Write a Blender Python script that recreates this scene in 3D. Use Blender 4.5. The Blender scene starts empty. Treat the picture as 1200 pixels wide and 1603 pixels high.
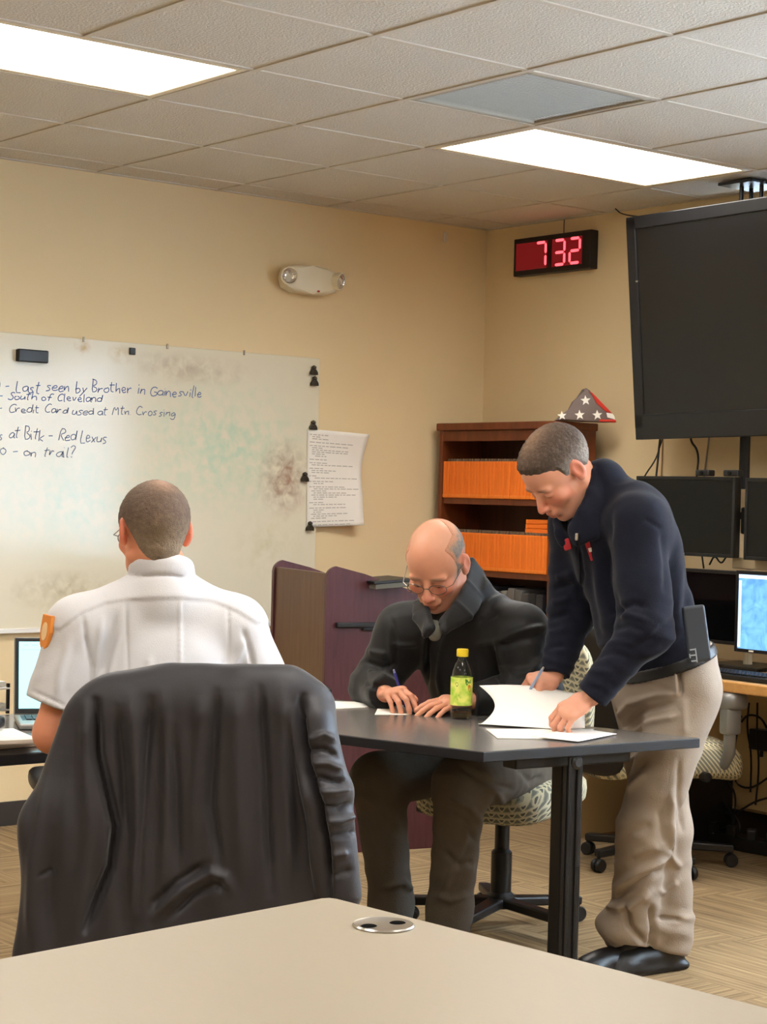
import bpy, bmesh, math, random
import numpy as np
from mathutils import Vector, Matrix

random.seed(7)
SC = bpy.context.scene
COL = SC.collection
PI = math.pi

# ------------------------------------------------------------------ camera
F_PX = 2900.0
YAW, PITCH, ROLL = 0.676578906, -0.00847568, 0.02611079
CAM = np.array([-6.1706, -6.9158, 1.4012])
_cy, _sy, _cp, _sp = math.cos(YAW), math.sin(YAW), math.cos(PITCH), math.sin(PITCH)
FW = np.array([_sy * _cp, _cy * _cp, _sp])
_r0 = np.array([_cy, -_sy, 0.0])
_u0 = np.cross(_r0, FW)
RT = math.cos(ROLL) * _r0 + math.sin(ROLL) * _u0
UP = -math.sin(ROLL) * _r0 + math.cos(ROLL) * _u0
cam = bpy.data.cameras.new('camera')
cam.sensor_fit = 'HORIZONTAL'
cam.sensor_width = 36.0
cam.lens = F_PX / 1200.0 * 36.0
cam.clip_start = 0.05
camo = bpy.data.objects.new('camera', cam)
M4 = Matrix.Identity(4)
for i in range(3):
    M4[i][0], M4[i][1], M4[i][2], M4[i][3] = RT[i], UP[i], -FW[i], CAM[i]
camo.matrix_world = M4
COL.objects.link(camo)
SC.camera = camo


def ray(x, y):
    return FW + RT * (x - 600) / F_PX - UP * (y - 801.5) / F_PX


def D(x, y, dep):            # survey helper: the point seen at a pixel, at a measured distance
    return CAM + ray(x, y) * dep


def onz(x, y, z):
    d = ray(x, y)
    return CAM + d * (z - CAM[2]) / d[2]


def ony(x, y, v):
    d = ray(x, y)
    return CAM + d * (v - CAM[1]) / d[1]


def onx(x, y, v):
    d = ray(x, y)
    return CAM + d * (v - CAM[0]) / d[0]


def px_of(V):
    d = V - CAM
    z = d @ FW
    return np.stack([600 + F_PX * (d @ RT) / z, 801.5 - F_PX * (d @ UP) / z], 1)


# ------------------------------------------------------------------ light and exposure
world = bpy.data.worlds.new('daylight')
SC.world = world
world.use_nodes = True
world.node_tree.nodes['Background'].inputs[0].default_value = (0.62, 0.80, 1.0, 1)
world.node_tree.nodes['Background'].inputs[1].default_value = 11.0
SC.view_settings.view_transform = 'Standard'
SC.view_settings.look = 'None'
SC.view_settings.exposure = 0.88
SC.view_settings.gamma = 1.0
SC.view_settings.use_curve_mapping = False
LAMP_STRENGTH = 12.5
LAMP_COLOUR = (1.0, 0.96, 0.89)

# ------------------------------------------------------------------ materials


def lin(c):
    out = []
    for v in c[:3]:
        v = v / 255.0
        out.append(v / 12.92 if v <= 0.04045 else ((v + 0.055) / 1.055) ** 2.4)
    return (out[0], out[1], out[2], 1.0)


def mat(name, col, rough=0.5, metal=0.0, var=0.0, vscale=8.0, bump=0.0, bscale=60.0, emit=None, estr=0.0,
        trans=0.0, spec=0.5, sheen=0.0, stretch=None, ior=1.45, coat=0.0):
    m = bpy.data.materials.new(name)
    m.use_nodes = True
    nt = m.node_tree
    b = nt.nodes['Principled BSDF']
    c = lin(col)
    b.inputs['Base Color'].default_value = c
    b.inputs['Roughness'].default_value = rough
    b.inputs['Metallic'].default_value = metal
    b.inputs['Specular IOR Level'].default_value = spec
    b.inputs['IOR'].default_value = ior
    b.inputs['Coat Weight'].default_value = coat
    if sheen:
        b.inputs['Sheen Weight'].default_value = sheen
        b.inputs['Sheen Roughness'].default_value = 0.4
    if trans:
        b.inputs['Transmission Weight'].default_value = trans
    if emit is not None:
        b.inputs['Emission Color'].default_value = lin(emit) if max(emit) > 1.01 else (*emit, 1)
        b.inputs['Emission Strength'].default_value = estr
    if var or bump:
        tc = nt.nodes.new('ShaderNodeTexCoord')
        mp = nt.nodes.new('ShaderNodeMapping')
        nt.links.new(tc.outputs['Object'], mp.inputs['Vector'])
        if stretch:
            mp.inputs['Scale'].default_value = stretch
        if var:
            n = nt.nodes.new('ShaderNodeTexNoise')
            n.inputs['Scale'].default_value = vscale
            n.inputs['Detail'].default_value = 5
            nt.links.new(mp.outputs[0], n.inputs['Vector'])
            mx = nt.nodes.new('ShaderNodeMix')
            mx.data_type = 'RGBA'
            mx.inputs[6].default_value = tuple(v * (1 - var) for v in c[:3]) + (1,)
            mx.inputs[7].default_value = tuple(min(1, v * (1 + var)) for v in c[:3]) + (1,)
            nt.links.new(n.outputs['Fac'], mx.inputs[0])
            nt.links.new(mx.outputs[2], b.inputs['Base Color'])
        if bump:
            n2 = nt.nodes.new('ShaderNodeTexNoise')
            n2.inputs['Scale'].default_value = bscale
            n2.inputs['Detail'].default_value = 4
            nt.links.new(mp.outputs[0], n2.inputs['Vector'])
            bp = nt.nodes.new('ShaderNodeBump')
            bp.inputs['Strength'].default_value = bump
            bp.inputs['Distance'].default_value = 0.004
            nt.links.new(n2.outputs['Fac'], bp.inputs['Height'])
            nt.links.new(bp.outputs[0], b.inputs['Normal'])
    return m


def mat_attr(name, rough=0.5, bump=0.0, bscale=200.0, sss=0.0, sheen=0.0, spec=0.4):
    m = mat(name, (128, 128, 128), rough, bump=bump, bscale=bscale, sheen=sheen, spec=spec)
    nt = m.node_tree
    a = nt.nodes.new('ShaderNodeAttribute')
    a.attribute_name = 'Col'
    nt.links.new(a.outputs['Color'], nt.nodes['Principled BSDF'].inputs['Base Color'])
    if sss:
        b = nt.nodes['Principled BSDF']
        b.inputs['Subsurface Weight'].default_value = sss
        b.inputs['Subsurface Radius'].default_value = (0.012, 0.005, 0.003)
        b.inputs['Subsurface Scale'].default_value = 0.5
    return m


# ------------------------------------------------------------------ objects
def link(name, me, m=None, parent=None, smooth=False):
    o = bpy.data.objects.new(name, me)
    COL.objects.link(o)
    if m is not None and len(me.materials) == 0:
        me.materials.append(m)
    if parent is not None:
        o.parent = parent
    return o


def tag(o, label=None, cat=None, group=None, kind=None):
    if label:
        o['label'] = label
    if cat:
        o['category'] = cat
    if group:
        o['group'] = group
    if kind:
        o['kind'] = kind
    return o


def thing(name, label, cat, loc=(0, 0, 0), rz=0.0, group=None, mtx=None):
    o = bpy.data.objects.new(name, None)
    o.empty_display_size = 0.05
    COL.objects.link(o)
    if mtx is not None:
        o.location = mtx.to_translation()
        o.rotation_euler = mtx.to_euler()
    else:
        o.location = Vector([float(v) for v in loc])
        o.rotation_euler = (0, 0, rz)
    tag(o, label, cat, group)
    return o


def copy_tree(o, parent=None):
    c = o.copy()
    COL.objects.link(c)
    if parent is not None:
        c.parent = parent
    for ch in list(o.children):
        copy_tree(ch, c)
    return c


class MB:
    """collects shapes into one bmesh"""

    def __init__(s):
        s.bm = bmesh.new()

    def box(s, c, size, bev=0.0, rot=None, seg=2, taper=None):
        r = bmesh.ops.create_cube(s.bm, size=1.0)
        vs = r['verts']
        for v in vs:
            if taper and v.co.z > 0:
                v.co.x *= taper
                v.co.y *= taper
            v.co = Vector((v.co.x * size[0], v.co.y * size[1], v.co.z * size[2]))
        if bev > 0:
            es = list({e for v in vs for e in v.link_edges})
            r2 = bmesh.ops.bevel(s.bm, geom=es, offset=bev, segments=seg, profile=0.5, affect='EDGES')
            vs = list({v for f in r2['faces'] for v in f.verts} | {v for v in vs if v.is_valid})
        M = Matrix.Translation(Vector([float(x) for x in c]))
        if rot is not None:
            M = M @ rot.to_4x4()
        bmesh.ops.transform(s.bm, matrix=M, verts=[v for v in vs if v.is_valid])
        return s

    def lathe(s, prof, c=(0, 0, 0), n=24, rot=None):
        rings = []
        M = Matrix.Translation(Vector([float(x) for x in c]))
        if rot is not None:
            M = M @ rot.to_4x4()
        for (r, z) in prof:
            if r < 1e-6:
                rings.append([s.bm.verts.new(M @ Vector((0, 0, z)))])
            else:
                rings.append([s.bm.verts.new(M @ Vector((r * math.cos(2 * PI * i / n), r * math.sin(2 * PI * i / n), z))) for i in range(n)])
        for a, b in zip(rings[:-1], rings[1:]):
            if len(a) == 1 and len(b) == 1:
                continue
            for i in range(n):
                j = (i + 1) % n
                if len(a) == 1:
                    f = (a[0], b[i], b[j])
                elif len(b) == 1:
                    f = (a[i], a[j], b[0])
                else:
                    f = (a[i], a[j], b[j], b[i])
                try:
                    s.bm.faces.new(f)
                except ValueError:
                    pass
        return s

    def cyl(s, a, b, r, r2=None, n=16):
        a, b = Vector([float(x) for x in a]), Vector([float(x) for x in b])
        d = b - a
        q = Vector((0, 0, 1)).rotation_difference(d.normalized()).to_matrix()
        r2 = r if r2 is None else r2
        return s.lathe([(0, 0), (r, 0), (r2, d.length), (0, d.length)], a, n, q)

    def tube(s, pts, r, n=8, closed=False):
        P = [Vector([float(x) for x in p]) for p in pts]
        rings = []
        N = len(P)
        up = Vector((0, 0, 1))
        for i, p in enumerate(P):
            if closed:
                t = (P[(i + 1) % N] - P[i - 1]).normalized()
            else:
                t = (P[min(i + 1, N - 1)] - P[max(i - 1, 0)]).normalized()
            if i == 0:
                u = t.orthogonal().normalized()
            else:
                u = (u - t * u.dot(t))
                u = u.normalized() if u.length > 1e-6 else t.orthogonal().normalized()
            w = t.cross(u)
            rr = r[i] if isinstance(r, (list, tuple)) else r
            rings.append([s.bm.verts.new(p + (u * math.cos(2 * PI * k / n) + w * math.sin(2 * PI * k / n)) * rr) for k in range(n)])
        pairs = list(zip(rings[:-1], rings[1:]))
        if closed:
            pairs.append((rings[-1], rings[0]))
        for a, b in pairs:
            for k in range(n):
                s.bm.faces.new((a[k], a[(k + 1) % n], b[(k + 1) % n], b[k]))
        if not closed:
            s.bm.faces.new(list(reversed(rings[0])))
            s.bm.faces.new(rings[-1])
        return s

    def prism(s, poly, z0, z1, bev=0.0, M=None):
        """poly = outline in xy, extruded z0..z1, then transformed by M"""
        vb = [s.bm.verts.new((x, y, z0)) for x, y in poly]
        vt = [s.bm.verts.new((x, y, z1)) for x, y in poly]
        fs = [s.bm.faces.new(list(reversed(vb))), s.bm.faces.new(vt)]
        n = len(poly)
        for i in range(n):
            j = (i + 1) % n
            fs.append(s.bm.faces.new((vb[i], vb[j], vt[j], vt[i])))
        vs = vb + vt
        if bev > 0:
            es = list({e for f in fs[:2] for e in f.edges})
            r2 = bmesh.ops.bevel(s.bm, geom=es, offset=bev, segments=2, profile=0.5, affect='EDGES')
            vs = list({v for f in r2['faces'] for v in f.verts} | {v for v in vs if v.is_valid} | {v for f in fs if f.is_valid for v in f.verts})
        if M is not None:
            bmesh.ops.transform(s.bm, matrix=M, verts=[v for v in vs if v.is_valid])
        return s

    def quad(s, a, b, c, d):
        s.bm.faces.new([s.bm.verts.new(Vector([float(x) for x in p])) for p in (a, b, c, d)])
        return s

    def grid(s, fn, nu, nv):
        g = [[s.bm.verts.new(Vector([float(x) for x in fn(i / nu, j / nv)])) for j in range(nv + 1)] for i in range(nu + 1)]
        for i in range(nu):
            for j in range(nv):
                s.bm.faces.new((g[i][j], g[i + 1][j], g[i + 1][j + 1], g[i][j + 1]))
        return s

    def mesh(s, name, smooth=False, fix=True):
        if fix:
            bmesh.ops.recalc_face_normals(s.bm, faces=s.bm.faces[:])
        me = bpy.data.meshes.new(name)
        s.bm.to_mesh(me)
        s.bm.free()
        if smooth:
            me.polygons.foreach_set('use_smooth', [True] * len(me.polygons))
            try:
                me.set_sharp_from_angle(angle=math.radians(42))
            except Exception:
                pass
        return me

    def build(s, name, m, parent=None, smooth=False, fix=True):
        return link(name, s.mesh(name, smooth, fix), m, parent)


def rotz(a):
    return Matrix.Rotation(a, 3, 'Z')


def creases(lst, extra=None):
    """cloth creases surveyed along the photographed side: (points, height in metres, half width in px)"""
    def f(V, N):
        d = extra(V, N) if extra is not None else np.zeros(len(V))
        q = px_of(V)
        face = np.clip(-(N @ FW) * 2.2 + .25, 0, 1)
        for pts, amp, w in lst:
            P = np.array(pts, float)
            lo, hi = P.min(0) - 3 * w, P.max(0) + 3 * w
            m = np.nonzero((q[:, 0] > lo[0]) & (q[:, 0] < hi[0]) & (q[:, 1] > lo[1]) & (q[:, 1] < hi[1]) & (face > 0))[0]
            if len(m) == 0:
                continue
            qq = q[m]
            best = np.full(len(m), 1e9)
            tt = np.zeros(len(m))
            for i, (a, b) in enumerate(zip(P[:-1], P[1:])):
                ba = b - a
                h = np.clip(((qq - a) @ ba) / max(ba @ ba, 1e-9), 0, 1)
                dd = np.linalg.norm(qq - a - h[:, None] * ba, axis=1)
                s = dd < best
                best[s] = dd[s]
                tt[s] = (i + h[s]) / (len(P) - 1)
            d[m] += amp * np.exp(-(best / w) ** 2) * face[m] * np.clip(np.minimum(tt, 1 - tt) * 5 + .25, 0, 1)
        return d
    return f


# ------------------------------------------------------------------ signed distance modelling (bodies, cloth)
def mtx_of(o):
    M = Matrix.Translation(o.location) @ o.rotation_euler.to_matrix().to_4x4()
    return mtx_of(o.parent) @ M if o.parent else M


def unit(v):
    v = np.asarray(v, float)
    return v / (np.linalg.norm(v) + 1e-12)


class Sdf:
    def __init__(s):
        s.o = []

    def cap(s, a, b, ra, rb=None, k=0.02, sub=0, flat=None):
        a = np.asarray(a, float)
        b = np.asarray(b, float)
        rb = ra if rb is None else rb
        c = (a + b) / 2
        rad = np.linalg.norm(b - a) / 2 + max(ra, rb) * (1.0 if flat is None else 1.0)
        s.o.append(('c', c, rad, k, sub, (a, b, ra, rb, flat)))
        return s

    def ell(s, c, r, R=None, k=0.02, sub=0):
        c = np.asarray(c, float)
        r = np.asarray(r, float)
        s.o.append(('e', c, r.max(), k, sub, (c, r, None if R is None else np.asarray(R, float))))
        return s

    def box(s, c, hf, R=None, rd=0.01, k=0.01, sub=0):
        c = np.asarray(c, float)
        hf = np.asarray(hf, float)
        s.o.append(('b', c, np.linalg.norm(hf), k, sub, (c, hf, None if R is None else np.asarray(R, float), rd)))
        return s

    def cut(s, pt, n, rad=5.0):
        pt = np.asarray(pt, float)
        s.o.append(('p', pt, rad, 0.0, 2, (pt, unit(n), rad)))
        return s

    @staticmethod
    def prim(t, a, p):
        if t == 'c':
            A, B, ra, rb, flat = a
            ba = B - A
            q = p - A
            if flat is not None:
                n, sc = flat
                n = unit(n)
                q = q + (q @ n)[..., None] * n * (1 / sc - 1)
                ba = ba + (ba @ n) * n * (1 / sc - 1)
            h = np.clip((q @ ba) / max(ba @ ba, 1e-12), 0, 1)
            d = np.linalg.norm(q - h[..., None] * ba, axis=-1) - (ra + h * (rb - ra))
            return d * (flat[1] if flat is not None else 1.0)
        if t == 'e':
            C, r, R = a
            q = p - C
            if R is not None:
                q = q @ R
            k0 = np.linalg.norm(q / r, axis=-1)
            k1 = np.linalg.norm(q / (r * r), axis=-1)
            return k0 * (k0 - 1.0) / np.maximum(k1, 1e-9)
        if t == 'b':
            C, hf, R, rd = a
            q = p - C
            if R is not None:
                q = q @ R
            q = np.abs(q) - (hf - rd)
            return np.linalg.norm(np.maximum(q, 0), axis=-1) + np.minimum(q.max(-1), 0) - rd

    def ev(s, P, C, br):
        d = np.full(P.shape[:2], 1.0)
        for (t, oc, rad, k, sub, a) in s.o:
            m = np.linalg.norm(C - oc, axis=-1) < rad + br + k + 0.05
            if not m.any():
                continue
            p = P[m]
            if t == 'p':
                pt, n, rr = a
                v = (p - pt) @ n
                v = np.where(np.linalg.norm(p - pt, axis=-1) < rr, v, -1.0)
                d[m] = np.maximum(d[m], v)
                continue
            v = s.prim(t, a, p)
            w = d[m]
            if sub:
                v = -v
                hh = np.maximum(k - np.abs(w - v), 0) / max(k, 1e-9)
                d[m] = np.maximum(w, v) + hh * hh * k * 0.25
            else:
                hh = np.maximum(k - np.abs(w - v), 0) / max(k, 1e-9)
                d[m] = np.minimum(w, v) - hh * hh * k * 0.25
        return d

    def bounds(s):
        lo = np.full(3, 1e9)
        hi = -lo
        for (t, oc, rad, k, sub, a) in s.o:
            if sub == 0:
                lo = np.minimum(lo, oc - rad - 0.03)
                hi = np.maximum(hi, oc + rad + 0.03)
        return lo, hi

    def surface(s, h, post=None, n=8):
        """sparse surface nets -> verts, quads"""
        lo, hi = s.bounds()
        bl = n * h
        nb = np.ceil((hi - lo) / bl).astype(int)
        gi = np.stack(np.meshgrid(*[np.arange(v) for v in nb], indexing='ij'), -1).reshape(-1, 3)
        cen = lo + (gi + 0.5) * bl
        br = bl * 0.87
        keep = np.zeros(len(gi), bool)
        for i in range(0, len(gi), 60000):
            d = s.ev(cen[i:i + 60000, None, :], cen[i:i + 60000], br)[:, 0]
            if post is not None:
                d = post(cen[i:i + 60000], d)
            keep[i:i + 60000] = np.abs(d) < br * 1.25 + 0.006
        gi = gi[keep]
        cen = cen[keep]
        B = len(gi)
        st = np.stack(np.meshgrid(*[np.arange(n + 1)] * 3, indexing='ij'), -1).reshape(-1, 3)
        val = np.empty((B, (n + 1) ** 3))
        for i in range(0, B, 1500):
            P = lo + (gi[i:i + 1500, None, :] * n + st[None]) * h
            d = s.ev(P, cen[i:i + 1500], br)
            if post is not None:
                d = post(P.reshape(-1, 3), d.reshape(-1)).reshape(d.shape)
            val[i:i + 1500] = d
        val = val.reshape(B, n + 1, n + 1, n + 1)
        sg = val < 0
        cs = [(dx, dy, dz) for dx in (0, 1) for dy in (0, 1) for dz in (0, 1)]
        cnt = sum(sg[:, dx:dx + n, dy:dy + n, dz:dz + n].astype(np.int8) for dx, dy, dz in cs)
        act = (cnt > 0) & (cnt < 8)
        bi, ci, cj, ck = np.nonzero(act)
        cv = {c: val[bi, ci + c[0], cj + c[1], ck + c[2]] for c in cs}
        acc = np.zeros((len(bi), 3))
        num = np.zeros(len(bi))
        for c in cs:
            for ax in range(3):
                if c[ax] == 0:
                    c2 = list(c)
                    c2[ax] = 1
                    c2 = tuple(c2)
                    a, b = cv[c], cv[c2]
                    m = (a < 0) != (b < 0)
                    t = np.where(m, a / np.where(m, a - b, 1), 0)
                    pos = np.tile(np.array(c, float), (len(bi), 1))
                    pos[:, ax] += t
                    acc += pos * m[:, None]
                    num += m
        loc = acc / num[:, None]
        g = gi[bi] * n + np.stack([ci, cj, ck], -1)
        V = lo + (g + loc) * h
        dims = nb * n + 2
        key = ((g[:, 0] + 1) * dims[1] + g[:, 1] + 1) * dims[2] + g[:, 2] + 1
        order = np.argsort(key)
        ks = key[order]
        quads = []
        for ax in range(3):
            sl0 = [slice(0, n)] * 3
            sl1 = [slice(0, n)] * 3
            sl1[ax] = slice(1, n + 1)
            a = sg[(slice(None), *sl0)]
            b = sg[(slice(None), *sl1)]
            bb, i, j, k = np.nonzero(a != b)
            e = gi[bb] * n + np.stack([i, j, k], -1)
            inside = a[bb, i, j, k]
            u, w = (ax + 1) % 3, (ax + 2) % 3
            idx = []
            ok = np.ones(len(e), bool)
            for du, dw in ((0, 0), (1, 0), (1, 1), (0, 1)):
                q = e.copy()
                q[:, u] -= du
                q[:, w] -= dw
                kk = ((q[:, 0] + 1) * dims[1] + q[:, 1] + 1) * dims[2] + q[:, 2] + 1
                p = np.clip(np.searchsorted(ks, kk), 0, len(ks) - 1)
                ok &= ks[p] == kk
                idx.append(order[p])
            Q = np.stack(idx, -1)
            Q[~inside] = Q[~inside][:, ::-1]
            quads.append(Q[ok])
        return V, np.concatenate(quads)


def vnormals(V, Q):
    n = np.cross(V[Q[:, 2]] - V[Q[:, 0]], V[Q[:, 3]] - V[Q[:, 1]])
    N = np.zeros_like(V)
    for c in range(4):
        for a in range(3):
            N[:, a] += np.bincount(Q[:, c], n[:, a], len(V))
    return N / (np.linalg.norm(N, axis=1, keepdims=True) + 1e-12)


def noise3(P, seed=0):
    P = np.asarray(P, float)
    i = np.floor(P).astype(np.int64)
    f = P - i
    f = f * f * (3 - 2 * f)
    out = 0
    for dx in (0, 1):
        for dy in (0, 1):
            for dz in (0, 1):
                hsh = (i[:, 0] + dx) * 374761393 + (i[:, 1] + dy) * 668265263 + (i[:, 2] + dz) * 2147483647 + seed * 974711
                hsh = (hsh ^ (hsh >> 13)) * 1274126177
                hsh = (hsh ^ (hsh >> 16)) & 0xffff
                w = (f[:, 0] if dx else 1 - f[:, 0]) * (f[:, 1] if dy else 1 - f[:, 1]) * (f[:, 2] if dz else 1 - f[:, 2])
                out = out + w * (hsh / 65535.0)
    return out * 2 - 1


def sdf_object(name, s, h, m, parent=None, post=None, disp=None, color=None, smooth_it=0):
    V, Q = s.surface(h, post)
    if disp is not None:
        N = vnormals(V, Q)
        V = V + N * disp(V, N)[:, None]
    VW = V
    if parent is not None:
        Mi = np.array(mtx_of(parent).inverted())
        V = V @ Mi[:3, :3].T + Mi[:3, 3]
    me = bpy.data.meshes.new(name)
    me.vertices.add(len(V))
    me.vertices.foreach_set('co', V.astype(np.float32).ravel())
    me.loops.add(Q.size)
    me.loops.foreach_set('vertex_index', Q.astype(np.int32).ravel())
    me.polygons.add(len(Q))
    me.polygons.foreach_set('loop_start', (np.arange(len(Q)) * 4).astype(np.int32))
    me.polygons.foreach_set('use_smooth', np.ones(len(Q), bool))
    me.update(calc_edges=True)
    if color is not None:
        C = np.ones((len(V), 4), np.float32)
        C[:, :3] = color(VW)
        at = me.color_attributes.new('Col', 'FLOAT_COLOR', 'POINT')
        at.data.foreach_set('color', C.ravel())
    o = link(name, me, m)
    if parent is not None:
        o.parent = parent
    return o

# ------------------------------------------------------------------ the setting
H = 2.74
G = 0.6096
GX0, GY0 = -2.8327, -0.2204          # one crossing of the ceiling grid
XL, YF = -8.9, -10.9                 # left wall and the wall behind the camera

M_WALL = mat('painted_wall', (230, 208, 166), 0.75, var=0.03, vscale=2.5, bump=0.12, bscale=140)
M_TILE = mat('ceiling_tile', (212, 206, 196), 0.95, var=0.10, vscale=95, bump=0.9, bscale=120)
M_BAR = mat('grid_bar', (206, 199, 186), 0.5)
M_WHITE = mat('white_enamel', (235, 232, 225), 0.35)
M_BLACK = mat('black_plastic', (22, 22, 23), 0.42, bump=0.05, bscale=400)
M_DARK = mat('dark_metal', (20, 20, 21), 0.4, metal=0.3)
M_CHROME = mat('brushed_steel', (190, 186, 178), 0.28, metal=1.0)
M_SILVER = mat('silver_plastic', (150, 148, 142), 0.4, metal=0.5)
M_GLASS = mat('window_glass', (255, 255, 255), 0.0, trans=1.0, ior=1.02, spec=0.2)
M_PAPER = mat('paper', (240, 236, 228), 0.8, var=0.015, vscale=20)
M_INK = mat('ink', (70, 66, 62), 0.9)


def carpet():
    m = mat('carpet', (150, 125, 92), 1.0, bump=0.5, bscale=420, spec=0.1)
    nt = m.node_tree
    b = nt.nodes['Principled BSDF']
    tc = nt.nodes.new('ShaderNodeTexCoord')
    res = []
    for sc in ((1.5, 55, 1), (55, 1.5, 1)):
        mp = nt.nodes.new('ShaderNodeMapping')
        mp.inputs['Scale'].default_value = sc
        mp.inputs['Rotation'].default_value = (0, 0, math.radians(9))
        n = nt.nodes.new('ShaderNodeTexNoise')
        n.inputs['Scale'].default_value = 1.0
        n.inputs['Detail'].default_value = 6
        n.inputs['Roughness'].default_value = 0.7
        nt.links.new(tc.outputs['Object'], mp.inputs[0])
        nt.links.new(mp.outputs[0], n.inputs['Vector'])
        res.append(n)
    ck = nt.nodes.new('ShaderNodeTexChecker')
    ck.inputs['Scale'].default_value = 2.0
    ck.inputs['Color1'].default_value = (0, 0, 0, 1)
    ck.inputs['Color2'].default_value = (1, 1, 1, 1)
    nt.links.new(tc.outputs['Object'], ck.inputs['Vector'])
    mx = nt.nodes.new('ShaderNodeMix')
    nt.links.new(ck.outputs['Fac'], mx.inputs[0])
    nt.links.new(res[0].outputs['Fac'], mx.inputs[2])
    nt.links.new(res[1].outputs['Fac'], mx.inputs[3])
    cr = nt.nodes.new('ShaderNodeValToRGB')
    cr.color_ramp.elements[0].position = 0.34
    cr.color_ramp.elements[0].color = lin((112, 92, 70))
    cr.color_ramp.elements[1].position = 0.66
    cr.color_ramp.elements[1].color = lin((168, 145, 111))
    e = cr.color_ramp.elements.new(0.5)
    e.color = lin((144, 122, 92))
    nt.links.new(mx.outputs[0], cr.inputs[0])
    nt.links.new(cr.outputs[0], b.inputs['Base Color'])
    return m


M_CARPET = carpet()
MB().box(((XL) / 2, YF / 2, -0.05), (-XL + 0.4, -YF + 0.4, 0.1)).build('floor', M_CARPET)['kind'] = 'structure'
MB().box((XL / 2, 0.075, H / 2), (-XL + 0.3, 0.15, H + 0.12)).build('wall_back', M_WALL)['kind'] = 'structure'
MB().box((XL - 0.075, YF / 2, H / 2), (0.15, -YF + 0.3, H + 0.12)).build('wall_left', M_WALL)['kind'] = 'structure'
MB().box((XL / 2, YF - 0.075, H / 2), (-XL + 0.3, 0.15, H + 0.12)).build('wall_front', M_WALL)['kind'] = 'structure'
# right wall with two openings: a shallow high strip behind the television, a big window nearer the camera
W1 = (-2.45, -1.49, 2.625, 2.708)
W2 = (-6.6, -3.55, 0.92, 2.34)
mb = MB()


def wall_piece(y0, y1, z0, z1):
    mb.box((0.075, (y0 + y1) / 2, (z0 + z1) / 2), (0.15, y1 - y0, z1 - z0))


wall_piece(W1[1], 0.15, -0.06, H + 0.06)
wall_piece(W1[0], W1[1], -0.06, W1[2])
wall_piece(W1[0], W1[1], W1[3], H + 0.06)
wall_piece(W2[1], W1[0], -0.06, H + 0.06)
wall_piece(W2[0], W2[1], -0.06, W2[2])
wall_piece(W2[0], W2[1], W2[3], H + 0.06)
wall_piece(YF - 0.15, W2[0], -0.06, H + 0.06)
mb.build('wall_right', M_WALL)['kind'] = 'structure'
M_FRAME = mat('bronze_window_frame', (40, 34, 28), 0.4, metal=0.4)
for n, (w, panes) in enumerate(((W1, 1), (W2, 3))):
    wob = MB()
    y0, y1, z0, z1 = w
    t = 0.014 if n == 0 else 0.05
    for yy in (y0 + t / 2, y1 - t / 2):
        wob.box((0.06, yy, (z0 + z1) / 2), (0.07, t, z1 - z0))
    for zz in (z0 + t / 2, z1 - t / 2):
        wob.box((0.06, (y0 + y1) / 2, zz), (0.07, y1 - y0 - 2 * t, t))
    for k in range(1, panes):
        wob.box((0.06, y0 + (y1 - y0) * k / panes, (z0 + z1) / 2), (0.06, 0.04, z1 - z0 - 2 * t))
    wo = wob.build('window_%d' % (n + 1), M_FRAME)
    wo['kind'] = 'structure'
    for k in range(panes):
        ya, yb = y0 + (y1 - y0) * k / panes, y0 + (y1 - y0) * (k + 1) / panes
        MB().box((0.06, (ya + yb) / 2, (z0 + z1) / 2), (0.006, yb - ya - 0.03, z1 - z0 - 0.02)).build('pane', M_GLASS, wo)
    L = bpy.data.lights.new('sky_portal', 'AREA')
    L.shape = 'RECTANGLE'
    L.size, L.size_y = (y1 - y0), (z1 - z0)
    L.cycles.is_portal = True
    lo = bpy.data.objects.new('sky_portal', L)
    lo.location = (0.16, (y0 + y1) / 2, (z0 + z1) / 2)
    lo.rotation_euler = (0, PI / 2, 0)
    lo.rotation_euler = Matrix(((0, 0, 1), (1, 0, 0), (0, 1, 0))).to_euler()
    COL.objects.link(lo)
M_BASE = mat('rubber_cove_base', (52, 46, 42), 0.6)
MB().box((XL / 2, -0.004, 0.05), (-XL, 0.008, 0.1), 0.003).build('baseboard_back', M_BASE)['kind'] = 'structure'
MB().box((-0.004, YF / 2, 0.05), (0.008, -YF, 0.1), 0.003).build('baseboard_right', M_BASE)['kind'] = 'structure'

# suspended ceiling: slab above, tiles and bars below
ceil = MB().box((XL / 2, YF / 2, H + 0.10), (-XL + 0.3, -YF + 0.3, 0.06)).build('ceiling', M_TILE)
ceil['kind'] = 'structure'
xs = [GX0 + G * k for k in range(-9, 5)]
ys = [GY0 - G * k for k in range(0, 18)]
xe = [XL] + xs + [0.0]
ye = [0.0] + ys + [YF]
LAMPS = set()
lamp_cells = []
for cx in (-6, -2, 2):
    for ry in (2, 6, 10, 14):
        lamp_cells.append((cx, ry))
        LAMPS |= {(cx, ry), (cx + 1, ry)}
tile_mesh = {}
for i in range(len(xe) - 1):
    for j in range(len(ye) - 1):
        cx, ry = i - 10, j - 1
        if (cx, ry) in LAMPS or (cx, ry) == (1, 3):
            continue
        w, d = xe[i + 1] - xe[i], ye[j] - ye[j + 1]
        if w < 0.02 or d < 0.02:
            continue
        key = (round(w, 3), round(d, 3))
        if key not in tile_mesh:
            tile_mesh[key] = MB().box((0, 0, 0), (w - 0.004, d - 0.004, 0.014), 0.003, seg=1).mesh('tile')
        o = link('ceiling_tile', tile_mesh[key], M_TILE, ceil)
        o.location = ((xe[i] + xe[i + 1]) / 2, (ye[j] + ye[j + 1]) / 2, H + 0.010)
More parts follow.
